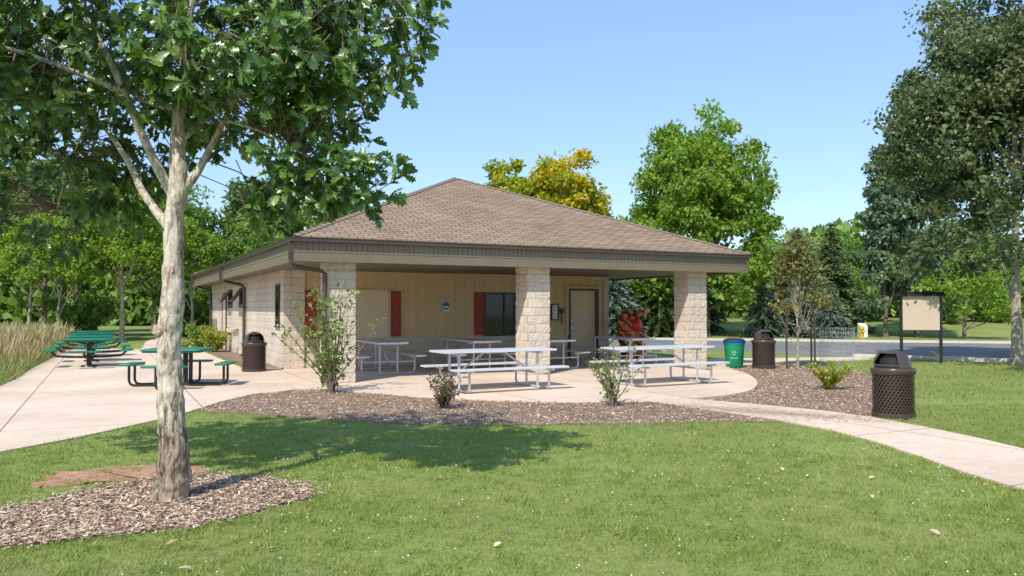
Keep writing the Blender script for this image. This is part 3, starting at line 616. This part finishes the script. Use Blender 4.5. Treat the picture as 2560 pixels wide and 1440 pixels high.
# downspouts
def spout(pts,name='downspout'):
    mb=MB(); mb.tube(pts,.052,4); 
    for z in (.6,1.6): 
        p=pts[-2]; mb.box((p[0]-.05,p[1]-.05,z),(p[0]+.06,p[1]+.05,z+.03))
    mb.obj(name,M['gutter'],B)
spout([(-.08,.12,2.95),(-.08,.12,2.62),(-.06,.12,2.50),(.02,.14,2.44),(.60,.24,2.36),(.66,.25,2.30),(.66,.25,.12),(.60,.15,.05)])
spout([(-.08,11.3,2.95),(-.08,11.3,2.60),(-.04,11.28,2.48),(.56,11.1,2.36),(.64,11.05,2.26),(.64,11.05,.1),(.56,11.0,.04)])
spout([(-.08,D-1,2.95),(-.08,D-1,2.60),(.56,D-1.2,2.36),(.64,D-1.2,2.26),(.64,D-1.2,.1),(.56,D-1.2,.04)])
mb=MB(); mb.tube([(1.4,5.5,3.5),(1.4,5.5,3.80)],.04,10); mb.obj('vent_pipe',M['galv'],B,smooth=True)
# ------------------------------------------------------------------ aluminium picnic tables
def picnic(loc,rot,label):
    t=top('picnic_table',label,'picnic table',loc,rot,'aluminium picnic tables on the patio')
    mb=MB()
    for i in (-1,0,1): mb.box((-1.22,i*.255-.122,.735),(1.22,i*.255+.122,.775))
    mb.obj('tabletop',M['alu'],t,bevel=.005)
    for s_ in (-1,1):
        mb=MB(); mb.box((-1.22,s_*.70-.125,.425),(1.22,s_*.70+.125,.460)); mb.obj('seat',M['alu'],t,bevel=.005)
    mb=MB(); r=.024
    for x in (-.86,.86):
        mb.tube([(x,-.66,.40),(x,-.66,.10),(x,-.62,.04),(x,-.55,.026),(x,.55,.026),(x,.62,.04),(x,.66,.10),(x,.66,.40)],r,8)
        for y in (-.22,.22): mb.tube([(x,y,.03),(x,y,.70)],r,8)
        mb.tube([(x,-.35,.712),(x,.35,.712)],r,8); mb.tube([(x,-.82,.402),(x,-.55,.402)],r*.9,8); mb.tube([(x,.82,.402),(x,.55,.402)],r*.9,8)
        mb.tube([(x,-.66,.30),(x,-.22,.30)],r*.8,6); mb.tube([(x,.66,.30),(x,.22,.30)],r*.8,6)
        sx=-1 if x<0 else 1
        mb.tube([(x,0,.30),(sx*.25,0,.70)],r*.8,6)
        mb.tube([(x,-.22,.30),(x,.22,.30)],r*.8,6)
    mb.tube([(-.3,0,.712),(.3,0,.712)],r*.8,6)
    mb.obj('frame',M['galv'],t,smooth=True)
    return t
PT=picnic((-.35,15.75,.03),math.radians(29),'aluminium picnic table standing in the sun at the patio edge')
clone(PT,(3.1,16.95,.03),math.radians(28),label='aluminium picnic table in front of the end column')
for (x,y,l) in ((-3.35,20.0,'shaded aluminium picnic table under the roof near the serving hatch'),(-1.15,20.9,'shaded aluminium picnic table under the roof by the wall'),(.75,21.5,'shaded aluminium picnic table under the roof near the door'),(3.0,22.6,'shaded aluminium picnic table at the open end of the roof')):
    clone(PT,(x,y,.03),TH+math.pi/2,label=l)
# ------------------------------------------------------------------ green tables
def rsq(mb,cx,cy,hx,hy,z0_,z1_,r,mi=0):
    pts=[]
    for (sx,sy,a0) in ((1,1,0),(-1,1,90),(-1,-1,180),(1,-1,270)):
        for k in range(5):
            a=math.radians(a0+k*22.5); pts.append((cx+sx*(hx-r)+r*math.cos(a),cy+sy*(hy-r)+r*math.sin(a)))
    n=len(pts); mb.add([(p[0],p[1],z1_) for p in pts]+[(p[0],p[1],z0_) for p in pts],[tuple(range(n)),tuple(range(2*n-1,n-1,-1))]+[(i,i+n,(i+1)%n+n,(i+1)%n) for i in range(n)],mi)
def green_table(loc,rot,label,ped,group=None):
    t=top('green_picnic_table',label,'picnic table',loc,rot,group)
    mb=MB(); rsq(mb,0,0,.60,.60,.735,.765,.1); rsq(mb,0,0,.57,.57,.70,.735,.08); mb.obj('tabletop',M['green'],t,bevel=.006)
    for k in range(4):
        a=k*math.pi/2; c,s_=math.cos(a),math.sin(a); hx,hy=(.14,.42) if k%2==0 else (.42,.14)
        mb=MB(); rsq(mb,c*.93,s_*.93,hx,hy,.43,.47,.06); mb.obj('seat',M['green'],t,bevel=.006)
    mb=MB()
    if ped:
        mb.tube([(0,0,.0),(0,0,.7)],.065,12); mb.tube([(0,0,0),(0,0,.04),(0,0,.05)],[.22,.2,.06],16)
        for k in range(4):
            a=k*math.pi/2; c,s_=math.cos(a),math.sin(a); mb.tube([(0,0,.26),(c*.5,s_*.5,.27),(c*.8,s_*.8,.30),(c*.93,s_*.93,.43)],.03,8)
            mb.tube([(0,0,.60),(c*.4,s_*.4,.70)],.022,6)
    else:
        for k in range(4):
            a=k*math.pi/2; c,s_=math.cos(a),math.sin(a)
            for o in (-.16,.16):
                px,py=-s_*o,c*o
                mb.tube([(c*.20+px,s_*.20+py,.70),(c*.20+px,s_*.20+py,.10),(c*.24+px,s_*.24+py,.04),(c*.32+px,s_*.32+py,.025),(c*.82+px,s_*.82+py,.025),(c*.90+px,s_*.90+py,.05),(c*.93+px,s_*.93+py,.12),(c*.93+px,s_*.93+py,.42)],.026,8)
            mb.tube([(c*.2-s_*.16,s_*.2+c*.16,.68),(c*.2+s_*.16,s_*.2-c*.16,.68)],.02,6)
    mb.obj('frame',M['black'],t,smooth=True); return t
green_table((-6.85,16.5,.022),math.radians(6),'green square picnic table with four seats on black tube legs',False)
GT=green_table((-11.55,21.9,.022),math.radians(20),'green pedestal picnic table on the concrete walk',True,'row of green pedestal tables along the walk')
for i,(x,y) in enumerate(((-12.7,24.2),(-14.1,26.8),(-15.4,29.4))): clone(GT,(x,y,.022),math.radians(25+i*14))
# ------------------------------------------------------------------ litter bins
def bin_(loc,rot,label,group='brown mesh litter bins with domed lids'):
    t=top('litter_bin',label,'trash can',loc,rot,group)
    R=.285;H=.70;mb=MB(); n=34
    for sgn in (1,-1):
        for k in range(n):
            vs=[];m=14; a0=2*math.pi*k/n
            for j in range(m+1):
                z=.05+(H-.08)*j/m; a=a0+sgn*1.35*j/m; rr=R+.006*sgn
                da=.0105/R
                vs+=[(rr*math.cos(a-da),rr*math.sin(a-da),z),(rr*math.cos(a+da),rr*math.sin(a+da),z)]
            mb.add(vs,[(2*j,2*j+1,2*j+3,2*j+2) for j in range(m)])
    mb.obj('mesh_body',M['brownmesh'],t)
    mb=MB(); mb.lathe([(R+.012,.02),(R+.016,.05),(R+.012,.08),(R-.01,.08),(R-.01,.02),(R+.012,.02)],36)
    for k in range(4):
        a=k*math.pi/2+.4; mb.tube([(R*.98*math.cos(a),R*.98*math.sin(a),-.0),(R*.98*math.cos(a),R*.98*math.sin(a),.04)],.02,6)
    mb.obj('bottom_rim',M['brownmesh'],t,smooth=True)
    mb=MB(); mb.lathe([(R+.012,H-.06),(R+.022,H-.05),(R+.022,H),(R-.01,H),(R-.01,H-.06),(R+.012,H-.06)],36); mb.obj('top_rim',M['brownmesh'],t,smooth=True)
    mb=MB(); mb.lathe([(0,.06),(R-.025,.06),(R-.02,H-.02)],28); mb.obj('liner',M['dark'],t,smooth=True)
    mb=MB(); prof=[(R+.025,H-.02),(R+.03,H+.005),(R+.02,H+.025),(R-.02,H+.035)]
    for j in range(0,11):
        a=math.pi/2*j/10; prof.append(((R-.035)*math.cos(a),H+.045+.26*math.sin(a)))
    mb.lathe(prof,32,0,skip=lambda i,k:(5<=i<=9 and (k<5 or k>27)))
    mb.lathe([(R-.03,H+.045),(R-.055,H+.045)],32)
    rr=[]
    for k in range(9):
        a=-math.radians(52)+math.radians(104)*k/8; rr.append((.255*math.cos(a)+.012,.255*math.sin(a),H+.07))
    mb.tube(rr,.012,6); 
    for sg in (-1,1):
        a=sg*math.radians(54); mb.tube([(.25*math.cos(a)+.01,.25*math.sin(a),H+.07),(.235*math.cos(a)+.01,.235*math.sin(a),H+.17),(.17*math.cos(a)+.01,.17*math.sin(a),H+.25)],.012,6)
    mb.tube([(.17*math.cos(math.radians(a))+.01,.17*math.sin(math.radians(a)),H+.25) for a in range(-54,55,18)],.013,6)
    lid=mb.obj('domed_lid',M['dome'],t,smooth=True)
    mb=MB(); mb.lathe([(0,H+.05),(.19,H+.05),(.17,H+.16),(.10,H+.22),(0,H+.235)],20); mb.obj('lid_opening',M['dark'],lid,smooth=True)
    return t
b1=bin_((5.63,11.85,0),math.radians(-150),'brown mesh litter bin with domed lid on grass beside the footpath')
clone(b1,(-6.5,20.2,.022),math.radians(-60),label='brown mesh litter bin beside the block wall corner')
clone(b1,(6.75,21.5,.012),math.radians(-75),1.03,label='brown mesh litter bin next to the green recycling bin')
# recycling bin
t=top('recycling_bin','green plastic recycling bin with blue bag rim','recycling bin',(6.02,21.7,.03),math.radians(-106))
mb=MB(); mb.lathe([(0,.0),(.21,.0),(.225,.02),(.27,.60),(.285,.61),(.285,.655),(.27,.66),(.26,.60),(0,.60)],32); mb.obj('body',M['greenbin'],t,smooth=True)
mb=MB(); n=36
prof=[(.272,.645),(.294,.655),(.30,.675),(.296,.705),(.27,.715),(.2,.70),(.1,.66),(0,.65)]
mb.lathe(prof,36,0); vs=[]
for i,v in enumerate(mb.v):
    q=1+.03*noise.noise(Vector(v)*18); vs.append((v[0]*q,v[1]*q,v[2]+.015*noise.noise(Vector(v)*11)))
mb.v=vs; mb.obj('bin_liner',M['blue'],t,smooth=True)
mb=MB(); mb.lathe([(.275,.715),(.27,.74),(.2,.765),(.1,.775),(0,.78)],24); mb.obj('lid',M['black'],t,smooth=True)
mb=MB()
for k in range(3):  # three chasing arrows
    T=Matrix.Translation((.262,0,.39))@Matrix.Rotation(math.radians(5),4,'Y')@Matrix.Rotation(2*math.pi*k/3,4,'X')
    pts=[(-.055,-.075),(.01,-.075),(.01,-.095),(.05,-.06),(.01,-.025),(.01,-.045),(-.04,-.045)]
    mb.add([T@Vector((0,a*.68,b_*.68)) for a,b_ in pts],[tuple(range(7))])
mb.obj('recycling_symbol',pm('faded_white_print',(.5,.6,.52),(.4,.52,.44),9,.6),t)
text('RECYCLE',.045,M['white'],t,(.252,0,.25),(math.pi/2,0,math.pi/2))
# ------------------------------------------------------------------ notice board sign
t=top('notice_board','blank tan notice board on black posts with little roof','notice board',(11.95,23.4,0),math.radians(-8))
for a,b_ in ((-.58,-.51),(.51,.58)):
    mb=MB(); mb.box((a,-.035,0),(b_,.04,2.0)); mb.obj('post',M['black'],t)
mb=MB(); mb.box((-.508,-.03,.98),(.508,.02,1.96)); mb.obj('panel',M['board'],t)
mb=MB(); mb.box((-.51,-.04,.95),(.51,.03,.98)); mb.obj('bottom_rail',M['black'],t)
mb=MB(); mb.add([(-.68,-.13,1.98),(.68,-.13,1.98),(.68,.13,1.98),(-.68,.13,1.98),(-.62,0,2.10),(.62,0,2.10)],[(0,1,5,4),(2,3,4,5),(1,2,5),(3,0,4),(3,2,1,0)]); mb.obj('roof',M['black'],t)
# hydrant, cabinet
t=top('fire_hydrant','small yellow fire hydrant on far lawn','fire hydrant',(19.0,43.5,0))
mb=MB(); mb.lathe([(.17,0),(.17,.05),(.11,.06),(.11,.5),(.14,.51),(.14,.55),(.1,.6),(.05,.68),(0,.7)],16); mb.tube([(-.2,0,.38),(.2,0,.38)],.05,8); mb.tube([(0,-.2,.38),(0,0,.38)],.065,8); mb.obj('body',M['yellow'],t,smooth=True)
t=top('utility_pedestal','white utility pedestal on far lawn','utility box',(19.7,45,.05))
mb=MB(); mb.box((-.22,-.15,-.1),(.22,.15,.6)); mb.add([(-.22,-.15,.6),(.22,-.15,.6),(.22,.15,.75),(-.22,.15,.75),(-.22,.15,.6),(.22,.15,.6)],[(0,1,2,3),(0,3,4),(1,5,2)]); mb.obj('body',M['white'],t)
# ------------------------------------------------------------------ lion sculpture
t=top('lion_sculpture','orange striped big cat head sculpture with open red mouth','sculpture',(3.72,24.6,.0),math.radians(-4),scale=1.0)
Ry=lambda a: Matrix.Rotation(math.radians(a),3,'Y')
mb=MB()
mb.ell((-.02,0,.35),(.42,.36,.45)); mb.ell((-.16,0,.80),(.34,.33,.42)); mb.ell((-.20,0,1.10),(.30,.31,.28)); mb.ell((-.12,0,1.28),(.26,.26,.17),0,Ry(-30))
mb.ell((.12,0,1.42),(.36,.18,.10),0,Ry(-22)); mb.ell((.12,0,.80),(.34,.17,.09),0,Ry(22))
for y in (-.2,.2): mb.ell((-.14,y,1.46),(.07,.04,.10))
for k in range(7):
    a=math.radians(95+k*24); 
    for y in (-.27,.27): mb.ell((-.10+.32*math.cos(a),y,1.08+.38*math.sin(a)),(.12,.08,.09),0,Ry(-math.degrees(a)))
o=mb.obj('body',M['lion'],t); r=o.modifiers.new('r','REMESH'); r.mode='VOXEL'; r.voxel_size=.022; r.use_smooth_shade=True; s_=o.modifiers.new('s','SMOOTH'); s_.iterations=3
mb=MB(); mb.ell((.06,0,1.10),(.22,.335,.25)); mb.obj('mouth',M['mouth'],t,smooth=True)
mb=MB(); mb.ell((.24,0,.93),(.24,.11,.045),0,Ry(16)); mb.obj('tongue',M['mouth'],t,smooth=True)
mb=MB(); mb.ell((.40,0,1.54),(.13,.16,.09),0,Ry(-20)); mb.obj('muzzle',M['muzzle'],t,smooth=True)
mb=MB(); mb.ell((.40,0,.70),(.10,.13,.07),0,Ry(15)); mb.obj('chin',M['muzzle'],t,smooth=True)
for y in (-.12,.12):
    mb=MB(); mb.tube([(.36,y,1.48),(.38,y,1.30)],[.032,.004],8); mb.obj('tooth',M['tooth'],t)
    mb=MB(); mb.tube([(.36,y,.76),(.38,y,.92)],[.03,.004],8); mb.obj('tooth',M['tooth'],t)
for y in (-.19,.19):
    mb=MB(); mb.ell((.04,y,1.50),(.035,.02,.035)); mb.obj('eye',M['black'],t,smooth=True)
mb=MB(); mb.ell((.50,0,1.60),(.045,.07,.035)); mb.obj('nose',M['black'],t,smooth=True)
mb=MB(); mb.lathe([(0,0),(.5,0),(.5,.08),(.46,.1),(0,.1)],24); mb.obj('base',M['kerb'],t)
# ------------------------------------------------------------------ shrubs and saplings
make_shrub('leafy_shrub','tall sparse leafy shrub beside the front column',(-3.42,15.2,0),2.1,1.1,M['l_shrub'],17,950,.095,1)
make_shrub('low_shrub','small dark reddish shrub in the mulch bed',(-1.1,12.85,0),.6,.42,M['l_redshrub'],24,900,.05,2,lowfrac=.05)
make_shrub('low_shrub','sparse pale young shrub in the mulch bed',(1.66,13.1,0),1.1,.52,M['l_shrub'],16,520,.06,3)
make_shrub('low_shrub','round yellow green shrub in the mulch bed',(6.25,15.8,0),.58,.58,M['l_yshrub'],30,2400,.05,4,lowfrac=.05)
make_shrub('low_shrub','clipped green shrub against the block wall',(-12.2,31.2,0),1.15,.95,M['l_green'],40,3500,.09,5,lowfrac=.02)
make_shrub('low_shrub','golden shrub against the block wall',(-10.9,29.3,0),.9,.85,M['l_yshrub'],40,3500,.09,6,lowfrac=.02)
make_shrub('low_shrub','golden shrub against the block wall',(-11.9,28.8,0),.55,.5,M['l_yshrub'],26,1200,.08,7,lowfrac=.02)
# sapling with stakes
make_tree('young_tree','thin staked young tree with sparse foliage',(7.7,21.6,0),3.9,.5,1.15,M['l_young'],M['barkpale'],90,40,.11,.72,31,tr=.035,cr=.26,lim=46,minr=.007,lean=.01)
for i,(x,y,h) in enumerate(((7.3,21.3,1.35),(8.05,21.3,1.5),(8.3,22.2,1.5))):
    t=top('tree_stake','green steel stake beside the young tree','stake',(x,y,0),.3*i,'stakes around the young tree'); mb=MB(); mb.box((-.025,-.006,0),(.025,.006,h)); mb.box((-.006,.006,0),(.006,.035,h)); mb.obj('post',M['gutter'],t)
t=top('wire_cage','wire mesh plant guard around a seedling','wire cage',(9.25,22.8,0)); mb=MB(); R=.46
for k in range(20):
    a=2*math.pi*k/20; mb.tube([(R*math.cos(a),R*math.sin(a),0),(R*math.cos(a),R*math.sin(a),1.05)],.0034,4)
for j in range(9):
    z=.02+1.03*j/8; mb.tube([(R*math.cos(2*math.pi*k/24),R*math.sin(2*math.pi*k/24),z) for k in range(25)],.0034,4,cap=False)
mb.obj('wire_mesh',M['galv'],t)
# ------------------------------------------------------------------ main oak
rng=np.random.default_rng(42)
t=top('oak_tree','young oak with pale bark in a mulch ring','tree',(-2.84,6.75,0))
mb=MB()
def spl(P,R_,k=5):
    P=[np.array(p,float) for p in P]; out=[];rr=[]
    for i in range(len(P)-1):
        p0=P[max(i-1,0)];p1=P[i];p2=P[i+1];p3=P[min(i+2,len(P)-1)]
        for j in range(k):
            s_=j/k; out.append(tuple(.5*((2*p1)+(-p0+p2)*s_+(2*p0-5*p1+4*p2-p3)*s_*s_+(-p0+3*p1-3*p2+p3)*s_**3))); rr.append(R_[i]*(1-s_)+R_[i+1]*s_)
    out.append(tuple(P[-1])); rr.append(R_[-1]); return out,rr
branches=[]
def br(P,R_,n=10,jit=.12,k=8):
    p,r=spl(P,R_,k); mb.tube(p,r,n,jit=jit,jf=9); branches.extend([(q,rr) for q,rr in zip(p,r)])
mbt=mb
br([(0,0,-.05),(0,0,.05),(0,0,.3),(-.03,0,.83),(-.05,0,1.34),(-.02,0,1.67),(-.02,0,2.35),(.01,0,2.61),(.0,.02,3.19),(.06,.05,3.86),(.0,.1,4.8),(.1,0,6.3)],[.158,.138,.123,.109,.093,.088,.076,.082,.053,.044,.032,.012],40,.2,14)
branches=[b_ for b_ in branches if b_[0][2]>2.4]
br([(-.05,0,2.28),(-.16,.03,2.40),(-.34,.1,2.62),(-.55,.2,2.95),(-.95,.4,3.35),(-1.7,.7,3.75)],[.045,.038,.032,.024,.017,.008],10)
br([(-.02,0,2.55),(-.12,-.05,2.75),(-.25,-.1,3.05),(-.42,-.3,3.6),(-.75,-.5,4.3),(-1.2,-.7,5.2)],[.048,.04,.034,.025,.018,.008],10)
br([(.02,0,2.58),(.14,.03,2.73),(.25,.05,2.95),(.5,0,3.4),(.9,-.3,3.75),(1.4,-.5,4.0),(1.9,-.6,4.05)],[.042,.036,.028,.02,.015,.010,.005],10)
br([(.0,0,3.0),(.2,.4,3.4),(.5,1.0,3.9),(.7,1.4,4.6)],[.032,.026,.018,.008],7)
br([(.0,0,3.3),(-.5,.5,3.5),(-1.2,1.0,3.9),(-2.0,1.2,4.2)],[.032,.024,.016,.008],7)
br([(.03,0,3.5),(.3,-.5,3.9),(.7,-1.0,4.5),(.9,-1.3,5.1)],[.032,.022,.016,.008],7)
br([(-.4,-.2,3.4),(-1.0,-.6,3.6),(-1.7,-.8,3.7),(-2.4,-.7,3.6)],[.022,.018,.012,.006],7)
br([(.4,.0,3.2),(.8,-.2,3.05),(1.2,-.35,2.82),(1.6,-.4,2.6)],[.014,.011,.008,.004],6)
br([(.0,.0,4.0),(.4,.1,4.7),(.9,.1,5.3)],[.03,.02,.01],7)
br([(-.95,.4,3.35),(-1.4,.9,3.0),(-1.7,1.2,2.6)],[.015,.010,.005],6)
BP=np.array([b_[0] for b_ in branches])
lobes=[((-.35,.0,4.95),(1.4,1.45,1.3),380),((1.08,-.42,3.95),(1.15,.95,.70),500),((-1.6,.2,4.0),(1.5,1.6,.95),600),((-1.95,1.2,2.8),(1.3,.9,.66),230),((-.2,.4,3.55),(1.2,1.1,.5),340),((1.5,-.4,2.62),(.38,.32,.17),52),((1.1,-.3,2.72),(.3,.32,.2),26),((.7,.1,2.6),(.3,.3,.2),16),((.9,-.2,3.25),(.8,.7,.36),150),((-1.2,-.6,3.6),(1.0,.8,.6),180),((-.9,1.0,2.95),(.6,.5,.35),45)]
SP=[]
for c,r,n in lobes:
    u=unit(n)*(rng.random(n)**.4)[:,None]; SP.append(np.array(c)+u*np.array(r))
SP=np.concatenate(SP)
keep=np.array([noise.noise(Vector(p)*1.35+Vector((3,1,7)))>-.17 for p in SP]); keep[(SP[:,2]<2.9)&(SP[:,0]>.9)]=True; SP=SP[keep]
az=math.radians(24); el=math.radians(48)
fr_=-(SP[:,0]*math.sin(az)+SP[:,1]*math.cos(az)); lat=np.abs(SP[:,0]*math.cos(az)-SP[:,1]*math.sin(az))
z_=SP[:,2]-fr_*math.tan(el)
open_=(fr_>0)&(lat<.46)&(z_<2.8)&(rng.random(len(SP))<.92); SP=SP[~open_]  # sprigs cleared along the sun line, gap shaped to let light onto the trunk
LP=[];LD=[]
twigs=MB()
for i,p in enumerate(SP):
    dd=BP-p; di=(dd**2).sum(1); j=int(di.argmin()); a=BP[j]; d=p-a; L=np.linalg.norm(d); dn=d/max(L,1e-6)
    tw=dn*.35+rng.normal(size=3)*.35+np.array([0,0,-.05]); tw/=np.linalg.norm(tw); tip=p+tw*.18
    if L<1.6 and i%3==0:
        mid=(a+p)/2+np.array([0,0,.06*L]); twigs.tube([a,mid,p,tip],[.007,.005,.004,.002],4,cap=False)
    else: twigs.tube([p-tw*.15,p,tip],[.005,.004,.002],4,cap=False)
    m=int(rng.integers(8,13)); s_=rng.random(m)
    s_[:4]=1
    LP.append(p+np.outer(s_*.18,tw)); q=nrm(rng.normal(size=(m,3))+tw*1.1+np.array([0,0,-.25])); LD.append(q)
LP=np.concatenate(LP);LD=np.concatenate(LD);n=len(LP)
nz=nrm(unit(n)*.8+np.array([-.2,-.55,.75])); rv=np.clip(rng.random(n)*.75+.25*(np.sin(LP[:,0]*3)*np.sin(LP[:,2]*4+LP[:,1]*2)+.5),0,1)
cr_=scatter('crown',OV,OF,LP,frame(LD,nz),.075+.065*rng.random(n),M['oakleaf'],t,rv)
mbt.obj('trunk',M['bark'],t,smooth=True); twigs.obj('twigs',M['stem'],t)
for (x,z,r,an) in ((.0,1.93,.036,-85),(-.06,1.42,.04,-110),(-.02,1.62,.028,-75)):
    a=math.radians(an); d=Vector((math.cos(a),math.sin(a),0)); rr={1.93:.080,1.42:.088,1.62:.085}[z]; p=Vector((x-.03,0,z))+d*(rr-.02)
    mb=MB(); mb.tube([p,p+d*.018,p+d*.026,p+d*.020,p+d*.021],[r*1.3,r*1.2,r*.95,r*.7,r*.1],16,jit=.25,jf=22); mb.obj('branch_scar',M['scar'],t,smooth=True)
# ------------------------------------------------------------------ background trees
GRP='trees around the park'
BT=make_tree('deciduous_tree','tall full bright green shade tree across the lawn',(11.3,47,0),13.5,-2.2,4.9,M['l_bright'],M['barkdark'],260,160,.30,.15,1,GRP,.28,cr=.2)
YT=make_tree('deciduous_tree','tree turning yellow behind the shelter roof',(3.6,50,0),11.6,2,3.1,M['l_yellow'],M['barkdark'],110,130,.30,.15,2,GRP,.2,cr=.24)
make_tree('deciduous_tree','green and yellow turning tree behind the roof',(-.2,51,0),11.0,2,3.1,M['l_half'],M['barkdark'],120,140,.30,.15,3,GRP,.2)
T1=make_tree('deciduous_tree','broad green tree at the wood edge',(-29,43,0),9.5,.6,3.6,M['l_green'],M['barkdark'],110,120,.28,.1,4,GRP,.16,cr=.23)
T2=make_tree('deciduous_tree','dark green tree at the wood edge',(-24.5,45,0),9.8,1.2,3.4,M['l_dark'],M['barkdark'],110,120,.28,.2,5,GRP,.16,cr=.23)
T3=make_tree('deciduous_tree','slender pale trunked tree at the wood edge',(-19.5,40,0),8.0,2.2,2.5,M['l_bright'],M['barkpale'],80,110,.22,.3,6,GRP,.12)
for i,(x,y,s_,src) in enumerate([(-34,42,1,T2),(-20.5,47,1.0,T1),(-16,50,1.0,T2),(-12,54,1.02,T1),(-7.5,58,1.0,T2),(-38,48,1.2,T1),(-31,53,1.2,T2),(-25,56,1.15,T1),(-18,58,1.1,T2),(-23.5,39,.8,T3),(-21.5,38,.75,T3),(-27,38.5,.85,T3),(-17.2,43,.8,T3),(-3.5,62,.95,T1),(-32,36,.85,T1),(-14.5,46,.7,T1),
      (31,60,.85,T1),(36,62,.95,T1),(41,56,.9,T2),(26.5,64,.8,T1),(46,60,1,T2),(8,64,.75,T1),(14.5,66,.75,T2),(20.5,68,.8,T1),(3,66,.75,T2)]):
    clone(src,(x,y,0),i*1.1,s_)
make_tree('poplar_tree','tall bluish green poplar across the parking lot',(23.3,46,0),15.5,-3.5,2.9,M['l_blue'],M['barkdark'],230,150,.30,.5,7,GRP,.16,cr=.22)
make_tree('poplar_tree','slimmer bluish green poplar beside a taller one',(21.0,45,0),11.8,-2.5,1.8,M['l_blue'],M['barkdark'],130,120,.26,.45,8,GRP,.12)
make_tree('crabapple_tree','grey green leaved tree at the lawn edge with pale trunk',(14.45,22.9,0),12.5,-.9,3.7,M['l_olive'],M['barkpale'],360,230,.155,.15,9,GRP,.14,cr=.18,lim=10,lean=.006)
make_tree('crabapple_tree','grey green leaved tree shading the lawn',(13.3,14.4,0),9.5,3.6,3.0,M['l_olive'],M['barkpale'],190,200,.105,.15,10,GRP,.10,cr=.2,lim=0)
make_tree('deciduous_tree','low light green spreading tree by the parking lot',(24,42.5,0),4.4,.1,2.6,M['l_bright'],M['barkdark'],60,70,.2,.2,12,GRP,.1)
SA=make_spruce('spruce_tree','dark green spruce on far lawn',(20.0,50,0),7.2,2.6,M['l_spruce'],1,GRP)
SB=make_spruce('spruce_tree','blue green spruce on far lawn',(16.4,46,0),6.4,2.4,M['l_bspruce'],2,GRP)
for (x,y,s_,src) in ((5.6,44.5,.8,SB),(8.6,46,.85,SA),(7.2,48,.9,SB),(2.5,47,.8,SA),(17.3,43.5,.5,SB),(11.5,51,.8,SA),(14.3,45.5,.55,SB)): clone(src,(x,y,0),x,s_)
BU=make_shrub('bush','broad green bush on the wood edge',(-30,34,0),2.2,2.0,M['l_green'],46,5200,.2,20,'bush',lowfrac=.02,group='bushes at the wood edge')
for i,(x,y,s_) in enumerate([(-34,38,1.2),(-26,37,.9),(-22.5,42,1.1),(-18.2,45,1.2),(-38,36,1.2),(-29,40,1.3),(22,58,1.4),(26,59,1.5),(30,56,1.2),(34,57,1.4),(39,53,1.4),(44,52,1.5),(-14,43,1.0)]): clone(BU,(x,y,0),i*.9,s_)
# distant wood
rng=np.random.default_rng(5); n=60000; th=rng.uniform(-1.05,1.05,n); dd=rng.uniform(74,90,n); x=dd*np.tan(th*.75); y=dd
hm=7.5+1.8*np.sin(x*.22)+1.2*np.sin(x*.61+1); z=rng.random(n)**.8*hm
scatter('distant_wood',LEAF,LEAFF,np.stack([x,y,z],1),frame(unit(n),nrm(unit(n)+np.array([0,-.8,.6]))),.8+.5*rng.random(n),M['l_green'],kind='stuff')
# ------------------------------------------------------------------ light, camera
w=bpy.data.worlds.new('World'); S.world=w; w.use_nodes=True; nt=w.node_tree
sky=nt.nodes.new('ShaderNodeTexSky'); sky.sky_type='NISHITA'; sky.sun_disc=False; sky.sun_elevation=el; sky.sun_rotation=math.radians(204); sky.air_density=1.0; sky.dust_density=.5; sky.ozone_density=1.8
hs=nt.nodes.new('ShaderNodeHueSaturation'); hs.inputs['Saturation'].default_value=1.0; hs.inputs['Value'].default_value=1.5
mx=nt.nodes.new('ShaderNodeMix'); mx.data_type='RGBA'; mx.inputs[0].default_value=.5; mx.inputs[7].default_value=(2.4,4.1,7.0,1)
nt.links.new(sky.outputs[0],hs.inputs['Color']); nt.links.new(hs.outputs[0],mx.inputs[6]); nt.links.new(mx.outputs[2],nt.nodes['Background'].inputs[0]); nt.nodes['Background'].inputs[1].default_value=.15
l=bpy.data.lights.new('sun','SUN'); l.energy=5.0; l.angle=math.radians(.53); l.color=(1,.945,.86); lo=bpy.data.objects.new('sun',l); COL.objects.link(lo)
lo.rotation_euler=Vector((math.sin(az)*math.cos(el),math.cos(az)*math.cos(el),-math.sin(el))).to_track_quat('-Z','Y').to_euler()
cam=bpy.data.cameras.new('camera'); cam.lens=28.125; cam.sensor_width=36; cam.clip_end=2000; co=bpy.data.objects.new('camera',cam); COL.objects.link(co)
co.location=(0,0,1.6); co.rotation_euler=(math.radians(91.49),0,0); S.camera=co
S.view_settings.view_transform='Standard'; S.view_settings.look='None'; S.view_settings.exposure=0
